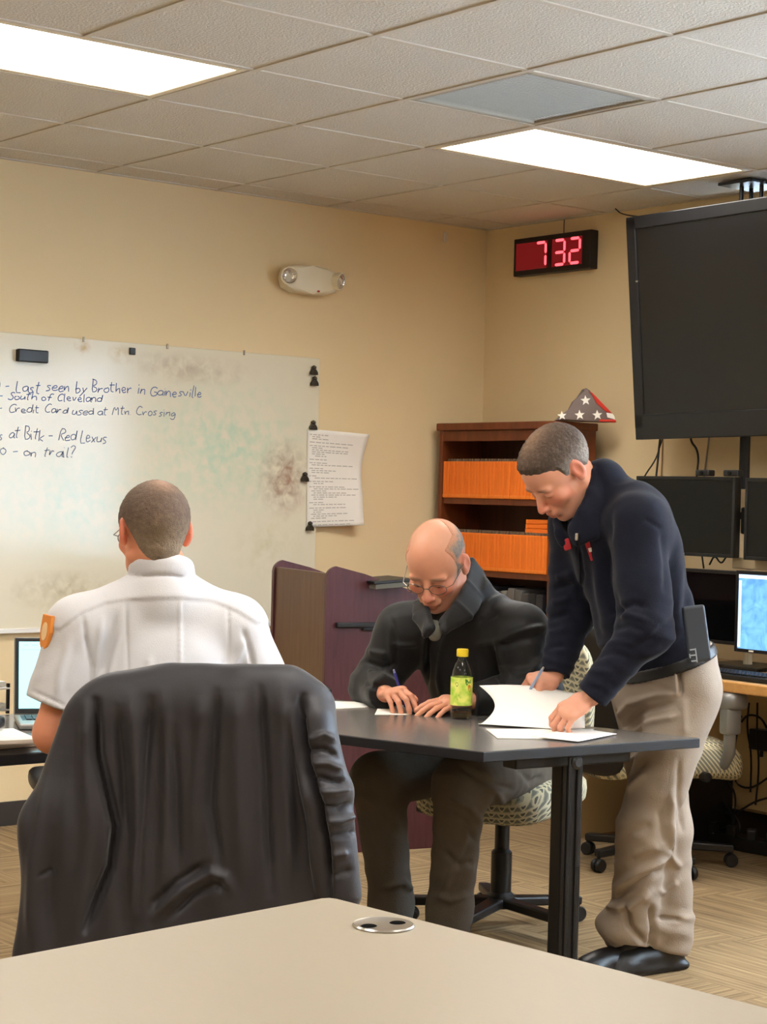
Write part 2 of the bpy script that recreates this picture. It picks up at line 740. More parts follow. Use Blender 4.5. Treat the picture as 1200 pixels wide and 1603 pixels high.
bar_x = MB().box((0, 0, 0), (-XL, 0.021, 0.006)).mesh('bar_x')

for y in ys:
    link('grid_bar', bar_x, M_BAR, ceil).location = (XL / 2, y, H + 0.002)
bar_len = {}
for k, x in zip(range(-9, 5), xs):
    cuts = sorted([ry for (cx, ry) in lamp_cells if cx + 1 == k])
    y1 = 0.0
    for ry in cuts + [None]:
        y0 = YF if ry is None else GY0 - ry * G
        L_ = round(y1 - y0, 4)
        if L_ not in bar_len:
            bar_len[L_] = MB().box((0, 0, 0), (0.021, L_, 0.006)).mesh('bar_y')
        link('grid_bar', bar_len[L_], M_BAR, ceil).location = (x, (y0 + y1) / 2, H + 0.0012)
        y1 = y0 - G
ang = MB()
ang.box((XL / 2, -0.011, H + 0.001), (-XL, 0.022, 0.004)).box((-0.011, YF / 2, H + 0.001), (0.022, -YF, 0.004))
ang.build('wall_angle', M_BAR, ceil)

# recessed 2x4 light panels
M_LAMP = mat('lamp_lens', (255, 255, 255), 0.4, emit=LAMP_COLOUR, estr=LAMP_STRENGTH)
# a prismatic lens throws its light down: less comes out at flat angles
_nt = M_LAMP.node_tree
_g = _nt.nodes.new('ShaderNodeNewGeometry')
_d = _nt.nodes.new('ShaderNodeVectorMath')
_d.operation = 'DOT_PRODUCT'
_nt.links.new(_g.outputs['Normal'], _d.inputs[0])
_nt.links.new(_g.outputs['Incoming'], _d.inputs[1])
_m = _nt.nodes.new('ShaderNodeMapRange')
_m.inputs[1].default_value, _m.inputs[2].default_value = 0.05, 0.85
_m.inputs[3].default_value, _m.inputs[4].default_value = 0.22 * LAMP_STRENGTH, LAMP_STRENGTH
_nt.links.new(_d.outputs['Value'], _m.inputs[0])
_nt.links.new(_m.outputs[0], _nt.nodes['Principled BSDF'].inputs['Emission Strength'])
M_TRIM = mat('lamp_trim', (225, 212, 186), 0.35)


def ceiling_light(cx, ry, label):
    x0, x1 = GX0 + cx * G, GX0 + (cx + 2) * G
    y1, y0 = GY0 - ry * G, GY0 - (ry + 1) * G
    t = thing('ceiling_light', label, 'light', ((x0 + x1) / 2, (y0 + y1) / 2, H))
    w, d = x1 - x0 - 0.026, y1 - y0 - 0.026
    f = MB()
    b = 0.028
    for s in (-1, 1):
        f.box((s * (w - b) / 2, 0, 0.006), (b, d, 0.012), 0.002, seg=1)
        f.box((0, s * (d - b) / 2, 0.006), (w - 2 * b, b, 0.012), 0.002, seg=1)
    f.build('frame', M_TRIM, t)
    MB().box((0, 0, 0.012), (w - 2 * b + 0.004, d - 2 * b + 0.004, 0.006)).build('diffuser', M_LAMP, t)
    MB().box((0, 0, 0.045), (w, d, 0.05)).build('housing', M_WHITE, t)
    return t


for cx, ry in lamp_cells:
    if (cx, ry) == (-2, 2):
        lb = 'bright white ceiling light panel above the whiteboard side, cut by the left edge'
    elif (cx, ry) == (2, 2):
        lb = 'bright white ceiling light panel above the clock and television corner'
    else:
        lb = 'recessed ceiling light panel out of view, %s row from the back, %s column' % (
            {2: 'first', 6: 'second', 10: 'third', 14: 'last'}[ry], {-6: 'left', -2: 'middle', 2: 'right'}[cx])
    ceiling_light(cx, ry, lb)

# return-air grille in the ceiling
t = thing('ceiling_vent', 'square grey return air grille in the ceiling beside the right light panel', 'vent',
          (GX0 + 1.5 * G, GY0 - 3.5 * G, H))
M_VENT = mat('grille_grey', (176, 172, 160), 0.6)
M_VENTB = mat('grille_back', (146, 142, 130), 0.8)
f = MB()
for s in (-1, 1):
    f.box((s * 0.28, 0, 0.006), (0.022, 0.582, 0.012), 0.002, seg=1)
    f.box((0, s * 0.28, 0.006), (0.54, 0.022, 0.012), 0.002, seg=1)
f.build('frame', M_VENT, t)
MB().box((0, 0, 0.022), (0.56, 0.56, 0.004)).build('backing', M_VENTB, t)
lou = MB().box((0, 0, 0), (0.54, 0.012, 0.003), rot=Matrix.Rotation(0.25, 3, 'X')).mesh('louvre')
for k in range(36):
    link('louvre', lou, M_VENT, t).location = (0, -0.2625 + 0.015 * k, 0.009)

# ------------------------------------------------------------------ whiteboard wall
WBX0, WBX1, WBZ0, WBZ1 = -3.47, -1.032, 0.815, 2.032


def whiteboard_mat():
    m = mat('whiteboard_laminate', (226, 222, 204), 0.14, spec=0.30)
    nt = m.node_tree
    b = nt.nodes['Principled BSDF']
    tc = nt.nodes.new('ShaderNodeTexCoord')
    last = None
    base = nt.nodes.new('ShaderNodeRGB')
    base.outputs[0].default_value = lin((226, 218, 196))
    last = base.outputs[0]
    # wiped marker smudges: centre x, z, radius x, z, colour, amount
    for (x, z, rx, rz, c, amt) in ((-1.55, 1.60, 0.55, 0.35, (196, 214, 190), 0.75), (-1.22, 1.47, 0.16, 0.20, (170, 138, 118), 0.8),
                                   (-1.75, 1.94, 0.40, 0.08, (196, 180, 160), 0.6), (-2.3, 1.35, 0.6, 0.3, (205, 216, 196), 0.6),
                                   (-2.35, 0.97, 0.30, 0.10, (190, 178, 148), 0.6), (-2.1, 1.98, 0.07, 0.05, (200, 175, 120), 0.6),
                                   (-1.3, 1.15, 0.25, 0.2, (214, 206, 176), 0.6), (-2.28, 2.0, 0.05, 0.05, (196, 164, 104), 0.7)):
        mp = nt.nodes.new('ShaderNodeMapping')
        mp.inputs['Location'].default_value = (-x / rx, 0, -z / rz)
        mp.inputs['Scale'].default_value = (1 / rx, 0.001, 1 / rz)
        nt.links.new(tc.outputs['Object'], mp.inputs[0])
        g = nt.nodes.new('ShaderNodeTexGradient')
        g.gradient_type = 'SPHERICAL'
        nt.links.new(mp.outputs[0], g.inputs[0])
        n = nt.nodes.new('ShaderNodeTexNoise')
        n.inputs['Scale'].default_value = 24
        n.inputs['Detail'].default_value = 9
        n.inputs['Distortion'].default_value = .35
        nt.links.new(tc.outputs['Object'], n.inputs['Vector'])
        mr = nt.nodes.new('ShaderNodeMapRange')
        mr.inputs[1].default_value = 0.35
        mr.inputs[2].default_value = 0.75
        nt.links.new(n.outputs['Fac'], mr.inputs[0])
        mu = nt.nodes.new('ShaderNodeMath')
        mu.operation = 'MULTIPLY'
        nt.links.new(g.outputs['Fac'], mu.inputs[0])
        nt.links.new(mr.outputs[0], mu.inputs[1])
        mu2 = nt.nodes.new('ShaderNodeMath')
        mu2.operation = 'MULTIPLY'
        mu2.use_clamp = True
        mu2.inputs[1].default_value = amt * 2
        nt.links.new(mu.outputs[0], mu2.inputs[0])
        mx = nt.nodes.new('ShaderNodeMix')
        mx.data_type = 'RGBA'
        nt.links.new(mu2.outputs[0], mx.inputs[0])
        nt.links.new(last, mx.inputs[6])
        mx.inputs[7].default_value = lin(c)
        last = mx.outputs[2]
    nt.links.new(last, b.inputs['Base Color'])
    return m


wb = thing('whiteboard', 'large stained frameless whiteboard with blue handwriting on the back wall', 'whiteboard', (0, 0, 0))
MB().box(((WBX0 + WBX1) / 2, -0.012, (WBZ0 + WBZ1) / 2), (WBX1 - WBX0, 0.016, WBZ1 - WBZ0), 0.003).build('panel', whiteboard_mat(), wb)
MB().box(((WBX0 + WBX1) / 2, -0.016, WBZ0 - 0.008), (WBX1 - WBX0, 0.026, 0.02), 0.003).build('bottom_rail', M_WHITE, wb)
clipm = mat('board_clip_zinc', (150, 140, 120), 0.4, metal=0.6)
cl = MB().box((0, 0, 0), (0.008, 0.006, 0.022), 0.001, seg=1).mesh('holding_clip')
for px, py in ((131, 533), (262, 543), (382, 552)):
    p = ony(px, py, -0.024)
    link('holding_clip', cl, clipm, wb).location = (p[0], -0.024, WBZ1 - 0.003)

# handwriting: single strokes
GL = {
    'a': [[(.42, .4), (.25, .5), (.06, .34), (.06, .1), (.2, 0), (.38, .14), (.42, .5), (.42, .05), (.5, 0)]],
    'b': [[(.06, 1), (.06, 0), (.3, .02), (.42, .22), (.3, .46), (.06, .36)]],
    'c': [[(.4, .42), (.24, .5), (.06, .34), (.08, .08), (.24, 0), (.42, .08)]],
    'd': [[(.4, .36), (.22, .48), (.05, .3), (.08, .04), (.26, 0), (.4, .16), (.42, 1), (.42, 0)]],
    'e': [[(.06, .24), (.38, .28), (.34, .46), (.18, .5), (.05, .28), (.12, .02), (.3, 0), (.42, .1)]],
    'f': [[(.4, .95), (.26, 1), (.18, .8), (.16, 0)], [(.04, .5), (.36, .52)]],
    'g': [[(.4, .4), (.24, .5), (.06, .3), (.16, .02), (.38, .14), (.4, .5), (.36, -.3), (.14, -.36), (.06, -.2)]],
    'h': [[(.06, 1), (.06, 0), (.1, .34), (.28, .5), (.38, .36), (.4, 0)]],
    'i': [[(.08, .5), (.08, 0)], [(.08, .7), (.1, .74)]],
    'k': [[(.06, 1), (.06, 0)], [(.38, .5), (.08, .22), (.4, 0)]],
    'l': [[(.08, 1), (.08, .05), (.16, 0)]],
    'm': [[(.05, .5), (.05, 0), (.1, .38), (.22, .5), (.28, .36), (.28, 0), (.34, .4), (.46, .5), (.52, .34), (.52, 0)]],
    'n': [[(.05, .5), (.05, 0), (.12, .38), (.28, .5), (.38, .36), (.38, 0)]],
    'o': [[(.22, .5), (.06, .36), (.06, .12), (.22, 0), (.4, .12), (.4, .36), (.22, .5)]],
    'r': [[(.06, .5), (.06, 0), (.1, .32), (.24, .48), (.36, .44)]],
    's': [[(.36, .46), (.2, .5), (.08, .38), (.3, .22), (.3, .04), (.06, .02)]],
    't': [[(.18, .9), (.16, .06), (.3, 0)], [(.02, .6), (.36, .64)]],
    'u': [[(.05, .5), (.06, .08), (.2, 0), (.36, .14), (.38, .5), (.4, 0)]],
    'v': [[(.04, .5), (.2, 0), (.38, .5)]],
    'w': [[(.04, .5), (.14, 0), (.26, .4), (.4, 0), (.52, .5)]],
    'x': [[(.04, .5), (.38, 0)], [(.38, .5), (.04, 0)]],
    'y': [[(.04, .5), (.2, .04)], [(.4, .5), (.18, -.1), (.04, -.34)]],
    'B': [[(.06, 1), (.06, 0), (.38, .06), (.44, .3), (.1, .5), (.36, .62), (.36, .92), (0, 1)]],
    'C': [[(.5, .84), (.34, 1), (.1, .76), (.06, .3), (.22, 0), (.52, .1)]],
    'G': [[(.56, .88), (.36, 1), (.1, .74), (.06, .26), (.26, 0), (.52, .16), (.54, .44), (.3, .44)]],
    'L': [[(.08, 1), (.06, 0), (.4, .04)]],
    'M': [[(.04, 0), (.1, 1), (.28, .4), (.48, 1), (.54, 0)]],
    'O': [[(.3, 1), (.06, .74), (.06, .26), (.28, 0), (.52, .26), (.5, .76), (.3, 1)]],
    'R': [[(.06, 0), (.08, 1), (.4, .92), (.42, .64), (.1, .5), (.46, 0)]],
    'S': [[(.46, .9), (.26, 1), (.08, .78), (.4, .44), (.42, .14), (.2, 0), (.02, .12)]],
    '-': [[(.04, .36), (.36, .4)]],
    '?': [[(.04, .8), (.2, 1), (.4, .8), (.2, .5), (.18, .26)], [(.18, .04), (.2, 0)]],
    '.': [[(.04, 0), (.07, .03)]],
    ':': [[(.06, .06), (.08, .1)], [(.06, .42), (.08, .46)]],
}
ADV = {'m': .66, 'w': .64, 'i': .22, 'l': .26, ' ': .36, 'M': .68, 'G': .68, 'O': .64, '.': .2, ':': .24, 'C': .6}
M_MARK = mat('blue_marker', (66, 96, 150), 0.6)
M_MARK2 = mat('grey_blue_marker', (96, 112, 140), 0.6)


def handwriting(text, p0, p1, size, m, seed):
    """text along the board from pixel p0 to pixel p1 of the survey, cap height in metres; one object per word"""
    rnd = random.Random(seed)
    a, b = ony(*p0, -0.021), ony(*p1, -0.021)
    total = sum(ADV.get(c, .5) for c in text)
    sx = (b[0] - a[0]) / total
    x = 0.0
    for word in text.split(' '):
        mb = MB()
        wj = rnd.uniform(-.10, .10)
        for c in word:
            jz, sl, sc = wj + rnd.uniform(-.08, .08), rnd.uniform(.02, .22), rnd.uniform(.82, 1.12)
            for st in GL.get(c, []):
                P = []
                for u, v in st:
                    uu = x + u * 1.12 + sl * v + rnd.uniform(-.055, .055)
                    vv = (v + jz + rnd.uniform(-.03, .03)) * sc
                    t = uu / total
                    P.append(Vector((a[0] + uu * sx, -0.0212, a[2] + (b[2] - a[2]) * t + vv * size)))
                for _ in range(1):
                    Q = [P[0]]
                    for q0, q1 in zip(P[:-1], P[1:]):
                        Q += [q0 * .75 + q1 * .25, q0 * .25 + q1 * .75]
                    P = Q + [P[-1]]
                w = 0.0019
                L, R_ = [], []
                for i, p in enumerate(P):
                    d = P[min(i + 1, len(P) - 1)] - P[max(i - 1, 0)]
                    d = d.normalized() if d.length > 1e-6 else Vector((1, 0, 0))
                    nn = Vector((-d.z, 0, d.x)) * w
                    L.append(mb.bm.verts.new(p + nn))
                    R_.append(mb.bm.verts.new(p - nn))
                for i in range(len(P) - 1):
                    mb.bm.faces.new((R_[i], R_[i + 1], L[i + 1], L[i]))
            x += ADV.get(c, .5)
        x += ADV[' ']
        mb.build('handwritten_word', m, wb, fix=False)


handwriting('O - Last seen by Brother in Gainesville', (-14, 611), (316, 621), 0.050, M_MARK, 1)
handwriting('- South of Cleveland', (-4, 626), (159, 629), 0.036, M_MARK, 2)
handwriting('- Credit Card used at Mtn. Crossing', (-4, 644), (274, 652), 0.038, M_MARK2, 3)
handwriting('s at Bitk - Red Lexus', (-4, 687), (168, 692), 0.052, M_MARK2, 4)
handwriting('o - on trail?', (-2, 713), (118, 714), 0.050, M_MARK2, 5)

# eraser, square magnet, magnetic clips
p0, p1 = ony(26, 548, -0.03), ony(73, 567, -0.03)
t = thing('board_eraser', 'black rectangular magnetic eraser at the top left of the whiteboard', 'eraser', ((p0[0] + p1[0]) / 2, -0.021, (p0[2] + p1[2]) / 2))
MB().box((0, -0.016, 0), (p1[0] - p0[0], 0.024, 0.052), 0.005).build('grip', M_BLACK, t)
MB().box((0, -0.002, 0), (p1[0] - p0[0] - 0.004, 0.006, 0.048), 0.001).build('felt_pad', mat('felt', (40, 40, 42), 1.0), t)
p = ony(207, 550, -0.025)
tag(MB().box((p[0], -0.026, p[2]), (0.028, 0.010, 0.030), 0.003).build('square_magnet', M_BLACK), 'small square black magnet near the top of the whiteboard', 'magnet')
M_CLIP = mat('clip_bronze', (58, 52, 40), 0.45, metal=0.3)
for (px, py, lb) in ((491, 579, 'topmost dark magnetic clip at the right edge of the whiteboard'),
                     (492, 596, 'dark magnetic clip just below the topmost one on the whiteboard edge'),
                     (490, 665, 'dark magnetic clip holding the top corner of the printed sheet'),
                     (477, 746, 'dark magnetic clip at the middle of the printed sheet left edge'),
                     (485, 823, 'dark magnetic clip holding the bottom corner of the printed sheet')):
    p = ony(px, py, -0.03)
    t = thing('magnetic_clip', lb, 'clip', (p[0], -0.021, p[2]))
    k = 1.25
    MB().prism([(-.016 * k, -.018 * k), (.016 * k, -.018 * k), (.015 * k, -.008 * k), (.007 * k, .002 * k), (-.007 * k, .002 * k), (-.015 * k, -.008 * k)], 0.0, 0.018, 0.002,
               Matrix.Rotation(PI / 2, 4, 'X')).build('jaw', M_CLIP, t)
    MB().lathe([(0, .0), (.008, .0), (.012, .006), (.011, .014), (0, .020)], (0, -0.010, .002), 12).build('knob', M_CLIP, t)

# printed sheet hanging over the board edge, curling off the wall
c00, c10, c11, c01 = ony(479, 826, -.02), ony(565, 822, -.05), ony(573, 680, -.03), ony(480, 671, -.02)
t = thing('printed_sheet', 'tall printed paper sheet clipped to the right edge of the whiteboard', 'paper', (c00[0], 0, c00[2]))


def sheet(u, v, off=0.0):
    x = (c00 * (1 - u) + c10 * u)[0] * (1 - v) + (c01 * (1 - u) + c11 * u)[0] * v
    z = (c00 * (1 - u) + c10 * u)[2] * (1 - v) + (c01 * (1 - u) + c11 * u)[2] * v
    x -= 0.018 * u * math.sin(v * PI) * (1 - .3 * v)
    y = -0.024 - 0.05 * u * u * (1 - v) ** 2 - 0.012 * u * math.sin(v * 5) ** 2 - 0.02 * u * v ** 8 - off
    return Vector((x - c00[0], y, z - c00[2]))


mb = MB().grid(lambda u, v: sheet(u, v), 12, 24)
o = mb.build('page', M_PAPER, t, smooth=True)
sm = o.modifiers.new('thick', 'SOLIDIFY')
sm.thickness = 0.0006
mb = MB()
rnd = random.Random(4)
v = 0.955
while v > 0.03:
    ind = rnd.choice((0.02, 0.02, 0.06, 0.10, 0.12))
    ln = rnd.choice((0.14, 0.2, 0.28, 0.45, 0.6, 0.75))
    if ind < 0.05:
        v -= 0.014
    u = ind + 0.02
    while u < min(0.92, ind + ln):
        wl = rnd.uniform(.03, .10)
        mb.quad(sheet(u, v, .001), sheet(u + wl, v, .001), sheet(u + wl, v + .009, .001), sheet(u, v + .009, .001))
        u += wl + .018
    v -= 0.021
mb.build('printed_text', mat('print_grey', (186, 181, 175), 0.9), t, fix=False)

# emergency light
ec = ony(475, 440, 0)
t = thing('emergency_light', 'white two-headed emergency light high on the back wall', 'light', (ec[0], 0, ec[2]))
M_EM = mat('emergency_white', (232, 222, 196), 0.4)
prof = [(-.155, 0), (-.14, -.045), (-.09, -.062), (0, -.066), (.09, -.062), (.14, -.045), (.155, 0), (.14, .045), (.09, .062), (0, .066), (-.09, .062), (-.14, .045)]
MB().prism(prof, 0.0, 0.075, 0.018, Matrix.Rotation(PI / 2, 4, 'X')).build('body', M_EM, t, smooth=True)
M_BULB = mat('chrome_reflector', (235, 232, 225), 0.12, metal=1.0)
M_LENS = mat('clear_lens', (255, 255, 255), 0.05, trans=0.9, ior=1.45)
for s in (-1, 1):
    q = Matrix.Rotation(0.45 * s, 3, 'Z') @ Matrix.Rotation(math.radians(100), 3, 'X')
    ho = MB().lathe([(0, 0), (.028, 0), (.040, .03), (.042, .05), (.036, .05), (.03, .03), (0, .02)], (s * .125, -.05, .012), 20, q).build('lamp_head', M_EM, t, smooth=True)
    MB().lathe([(0, .022), (.03, .032), (.035, .047)], (s * .125, -.05, .012), 20, q).build('reflector', M_BULB, ho, smooth=True)
    MB().lathe([(.036, .049), (.024, .058), (0, .062)], (s * .125, -.05, .012), 20, q).build('lens', M_LENS, ho, smooth=True)
MB().box((.03, -.078, -.05), (.012, .004, .008), .001).build('test_button', mat('red_button', (190, 60, 50), .4), t)

# digital clock
c0, c1, c2, c3 = onx(803, 432, -.05), onx(803, 373, -.05), onx(925, 360, -.05), onx(925, 420, -.05)
cyc, czc = (c0[1] + c2[1]) / 2, (c0[2] + c2[2]) / 2
cw, ch = abs(c0[1] - c2[1]), (c1[2] - c0[2] + c2[2] - c3[2]) / 2
t = thing('digital_clock', 'black digital wall clock showing 7:32 in red', 'clock', (0, cyc, czc), PI / 2 * 3)
# local x runs along -y world (to the right as seen), local -y faces the room
cf = MB()
fb = 0.022
cf.box((0, -.026, 0), (cw, .05, ch), .004)
cf.build('case', M_BLACK, t)
M_RED = mat('red_acrylic', (112, 14, 20), 0.25, emit=(0.20, 0.006, 0.010), estr=0.3)
MB().box((-.018, -.052, 0), (cw - .075, .004, ch - .05), .001).build('red_window', M_RED, t)
MB().box((-0.008, -.0545, 0), (0.03, .002, ch - .05)).build('colon_strip', mat('dark_red', (40, 8, 10), .3), t)
M_SEG = mat('led_segment', (255, 80, 90), 0.4, emit=(1.0, 0.07, 0.09), estr=1.7)
SEG = {'7': 'abc', '3': 'abgcd', '2': 'abged'}


def digit(ch_, cx):
    w, h, th = .066, .115, .013
    P = {'a': (0, h / 2, 1), 'd': (0, -h / 2, 1), 'g': (0, 0, 1), 'b': (w / 2, h / 4, 0), 'c': (w / 2, -h / 4, 0), 'f': (-w / 2, h / 4, 0), 'e': (-w / 2, -h / 4, 0)}
    for s in SEG[ch_]:
        x, z, hor = P[s]
        L = (w if hor else h / 2) - .008
        a = th / 2
        poly = [(-L / 2, 0), (-L / 2 + a, a), (L / 2 - a, a), (L / 2, 0), (L / 2 - a, -a), (-L / 2 + a, -a)]
        Mx = Matrix.Translation((cx + x, -.0535, z)) @ Matrix.Rotation(PI / 2, 4, 'X') @ (Matrix.Identity(4) if hor else Matrix.Rotation(PI / 2, 4, 'Z'))
        MB().prism(poly, 0, .002, 0, Mx).build('segment', M_SEG, t)


digit('7', -.068)
digit('3', .060)
digit('2', .162)
MB().tube([(.04, -.01, ch / 2), (.035, -.006, ch / 2 + .05), (.038, -.004, ch / 2 + .12), (.03, -.004, H - czc)], .0022, 6).build('power_cord', mat('tan_cord', (96, 80, 56), .6), t)

# small wall hook left of the corner
p = ony(697, 371, -.01)
tag(MB().box((p[0], -.008, p[2]), (.012, .014, .05), .004).build('wall_hook', M_WHITE), 'tiny pale wall hook near the ceiling corner', 'hook')

# ------------------------------------------------------------------ furniture materials
def wood(name, c1, c2, rough=0.4, stretch=(2, 2, 0.35), scale=9.0):
    m = mat(name, c1, rough)
    nt = m.node_tree
    tc = nt.nodes.new('ShaderNodeTexCoord')
    mp = nt.nodes.new('ShaderNodeMapping')
    mp.inputs['Scale'].default_value = stretch
    n = nt.nodes.new('ShaderNodeTexNoise')
    n.inputs['Scale'].default_value = scale
    n.inputs['Detail'].default_value = 8
    n.inputs['Roughness'].default_value = 0.65
    n.inputs['Distortion'].default_value = 0.6
    cr = nt.nodes.new('ShaderNodeValToRGB')
    cr.color_ramp.elements[0].position = 0.3
    cr.color_ramp.elements[0].color = lin(c2)
    cr.color_ramp.elements[1].position = 0.7
    cr.color_ramp.elements[1].color = lin(c1)
    nt.links.new(tc.outputs['Object'], mp.inputs[0])
    nt.links.new(mp.outputs[0], n.inputs['Vector'])
    nt.links.new(n.outputs['Fac'], cr.inputs[0])
    nt.links.new(cr.outputs[0], nt.nodes['Principled BSDF'].inputs['Base Color'])
    return m


M_CHERRY = wood('cherry_veneer', (128, 66, 34), (98, 46, 22), 0.38)
M_MAHOG = wood('mahogany_laminate', (92, 50, 56), (70, 36, 42), 0.35, (3, 3, 0.3), 14)
M_MAHOG_LIT = wood('mahogany_laminate_lit', (112, 82, 62), (92, 66, 48), 0.4, (3, 3, 0.3), 14)  # lectern front: browner, lighter mahogany, the light on it put into the colour
M_OAK = wood('oak_edge', (214, 160, 92), (190, 136, 74), 0.45, (0.6, 2, 2), 12)
M_GREYTOP = mat('charcoal_laminate', (104, 99, 94), 0.20, var=0.10, vscale=160, spec=0.5)
M_EDGE = mat('black_edge_band', (26, 26, 29), 0.5)
M_BEIGE = mat('beige_laminate', (150, 139, 121), 0.36, var=0.035, vscale=260, stretch=(1, 0.25, 1))
M_PANEL = mat('beige_panel', (196, 166, 118), 0.6)
RW = -PI / 2      # things along the right wall: local x runs toward the camera, local y into the wall


def superell(mb, c, r, e1=0.5, e2=0.5, nu=28, nv=16, fn=None, M=None):
    def sp(v, e):
        return math.copysign(abs(v) ** e, v)
    rows = []
    for j in range(nv + 1):
        p = -PI / 2 + PI * j / nv
        row = []
        for i in range(nu):
            t = 2 * PI * i / nu
            q = Vector((r[0] * sp(math.cos(p), e1) * sp(math.cos(t), e2), r[1] * sp(math.cos(p), e1) * sp(math.sin(t), e2), r[2] * sp(math.sin(p), e1)))
            if fn:
                q = fn(q)
            q = q + Vector(c)
            if M is not None:
                q = M @ q
            row.append(q)
        rows.append(row)
    bot, top = mb.bm.verts.new(rows[0][0]), mb.bm.verts.new(rows[-1][0])
    vr = [[mb.bm.verts.new(q) for q in row] for row in rows[1:-1]]
    for a, b in zip(vr[:-1], vr[1:]):
        for i in range(nu):
            mb.bm.faces.new((a[i], a[(i + 1) % nu], b[(i + 1) % nu], b[i]))
    for i in range(nu):
        mb.bm.faces.new((bot, vr[0][(i + 1) % nu], vr[0][i]))
        mb.bm.faces.new((top, vr[-1][i], vr[-1][(i + 1) % nu]))
    return mb


# ------------------------------------------------------------------ bookcase with its contents
BX, BY0, BY1, BZ = -0.065, -0.062, -0.862, 1.732
bw, bd = BY0 - BY1, 0.265
bk = thing('bookcase', 'cherry wood bookcase full of orange spines against the right wall', 'bookcase', (BX, (BY0 + BY1) / 2, 0), RW)
for s in (-1, 1):
    MB().box((s * (bw / 2 - .012), -bd / 2, BZ / 2), (.024, bd, BZ - .004), .002, seg=1).build('side_panel', M_CHERRY, bk)
MB().box((0, -.006, BZ / 2), (bw - .05, .008, BZ - .06)).build('back_panel', wood('cherry_back', (84, 44, 26), (66, 32, 18), .5), bk)
MB().box((0, -bd / 2 - .006, BZ + .012), (bw + .02, bd + .02, .036), .006).build('top', M_CHERRY, bk)
MB().box((0, -bd + .012, BZ - .032), (bw - .048, .02, .05), .002, seg=1).build('valance', M_CHERRY, bk)
SHELF = [1.402, 1.062, 0.70, 0.38, 0.10]
for z in SHELF:
    MB().box((0, -bd / 2 - .004, z - .014), (bw - .05, bd - .03, .028), .002, seg=1).build('shelf', M_CHERRY, bk)
MB().box((0, -bd + .02, .04), (bw - .05, .02, .08)).build('plinth', M_CHERRY, bk)

ORDN = ['first', 'second', 'third', 'fourth', 'fifth', 'sixth', 'seventh', 'eighth', 'ninth', 'tenth', 'eleventh', 'twelfth', 'thirteenth', 'fourteenth', 'fifteenth', 'sixteenth', 'seventeenth', 'eighteenth', 'nineteenth']
ORDN += ['twentieth'] + ['twenty-' + w for w in ORDN[:9]] + ['thirtieth'] + ['thirty-' + w for w in ORDN[:9]]
M_ORANGE = mat('orange_cover', (252, 128, 34), 0.55, var=0.05, vscale=30)
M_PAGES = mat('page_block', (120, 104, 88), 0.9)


def manual(label, group):
    b = thing('orange_manual', label, 'book', group=group)
    MB().box((0, -.0, .088), (.0205, .15, .176), .003, seg=1).build('cover', M_ORANGE, b)
    MB().box((0, .012, .094), (.013, .12, .19)).build('pages', M_PAGES, b)
    MB().box((0, -.0745, .010), (.0196, .004, .014), .001, seg=1).build('spine_band', M_ORANGE2, b)
    return b


M_ORANGE2 = mat('orange_band', (250, 138, 44), 0.5)
for z, nm in ((SHELF[0], 'upper'), (SHELF[1], 'lower')):
    proto = None
    n = 34
    for k in range(n):
        x = -bw / 2 + .038 + k * .0216
        if proto is None:
            o = proto = manual('slim orange-spined manual in the tight row on the %s bookcase shelf' % nm, 'orange manuals on the %s shelf' % nm)
        else:
            o = copy_tree(proto)
        o['label'] = '%s slim orange-spined manual from the left on the %s bookcase shelf' % (ORDN[k], nm)
        o['group'] = 'orange manuals on the %s shelf' % nm
        o.location = (BX - .185 + random.uniform(-.002, .002), (BY0 + BY1) / 2 - x, z + .0005)
        o.rotation_euler = (0, 0, RW)
# a short stack of manuals lying on top of the lower row at its right end
for k in range(3):
    b = copy_tree(proto)
    b['label'] = ['orange manual at the bottom of the short flat pile on the lower row', 'middle orange manual of the short flat pile on the lower row', 'top orange manual of the short flat pile on the lower row'][k]
    b['group'] = 'orange manuals lying flat on the lower row'
    b.location = (BX - .15, BY1 + .22, SHELF[1] + .1965 + .0215 * k)
    b.rotation_euler = (0, PI / 2, RW + .03 * (k - 1))
BIND = [(60, 60, 62), (92, 90, 88), (40, 40, 44), (120, 116, 112), (70, 68, 70), (44, 44, 48), (104, 100, 98), (30, 30, 34)]
bmats = [mat('binder_vinyl', c, 0.45) for c in BIND]
M_LBL = mat('binder_label', (214, 210, 200), 0.7)
for k in range(15):
    b = thing('ring_binder', '%s vinyl binder from the left on the shelf below the orange manuals' % ORDN[k], 'binder',
              (BX - .15, BY0 - .05 - k * .0475, SHELF[2] + .0005), RW, 'binders on the third shelf')
    hh = random.choice((.27, .285, .29, .275))
    MB().box((0, 0, hh / 2), (.043, .21, hh), .006, seg=2).build('cover', bmats[(k * 3) % 8], b)
    if k % 3 == 1:
        MB().box((0, -.1055, hh * .62), (.022, .002, .09)).build('spine_label', M_LBL, b)
    MB().cyl((0, -.104, .035), (0, -.1075, .035), .009, n=12).build('finger_ring', M_CHROME, b)

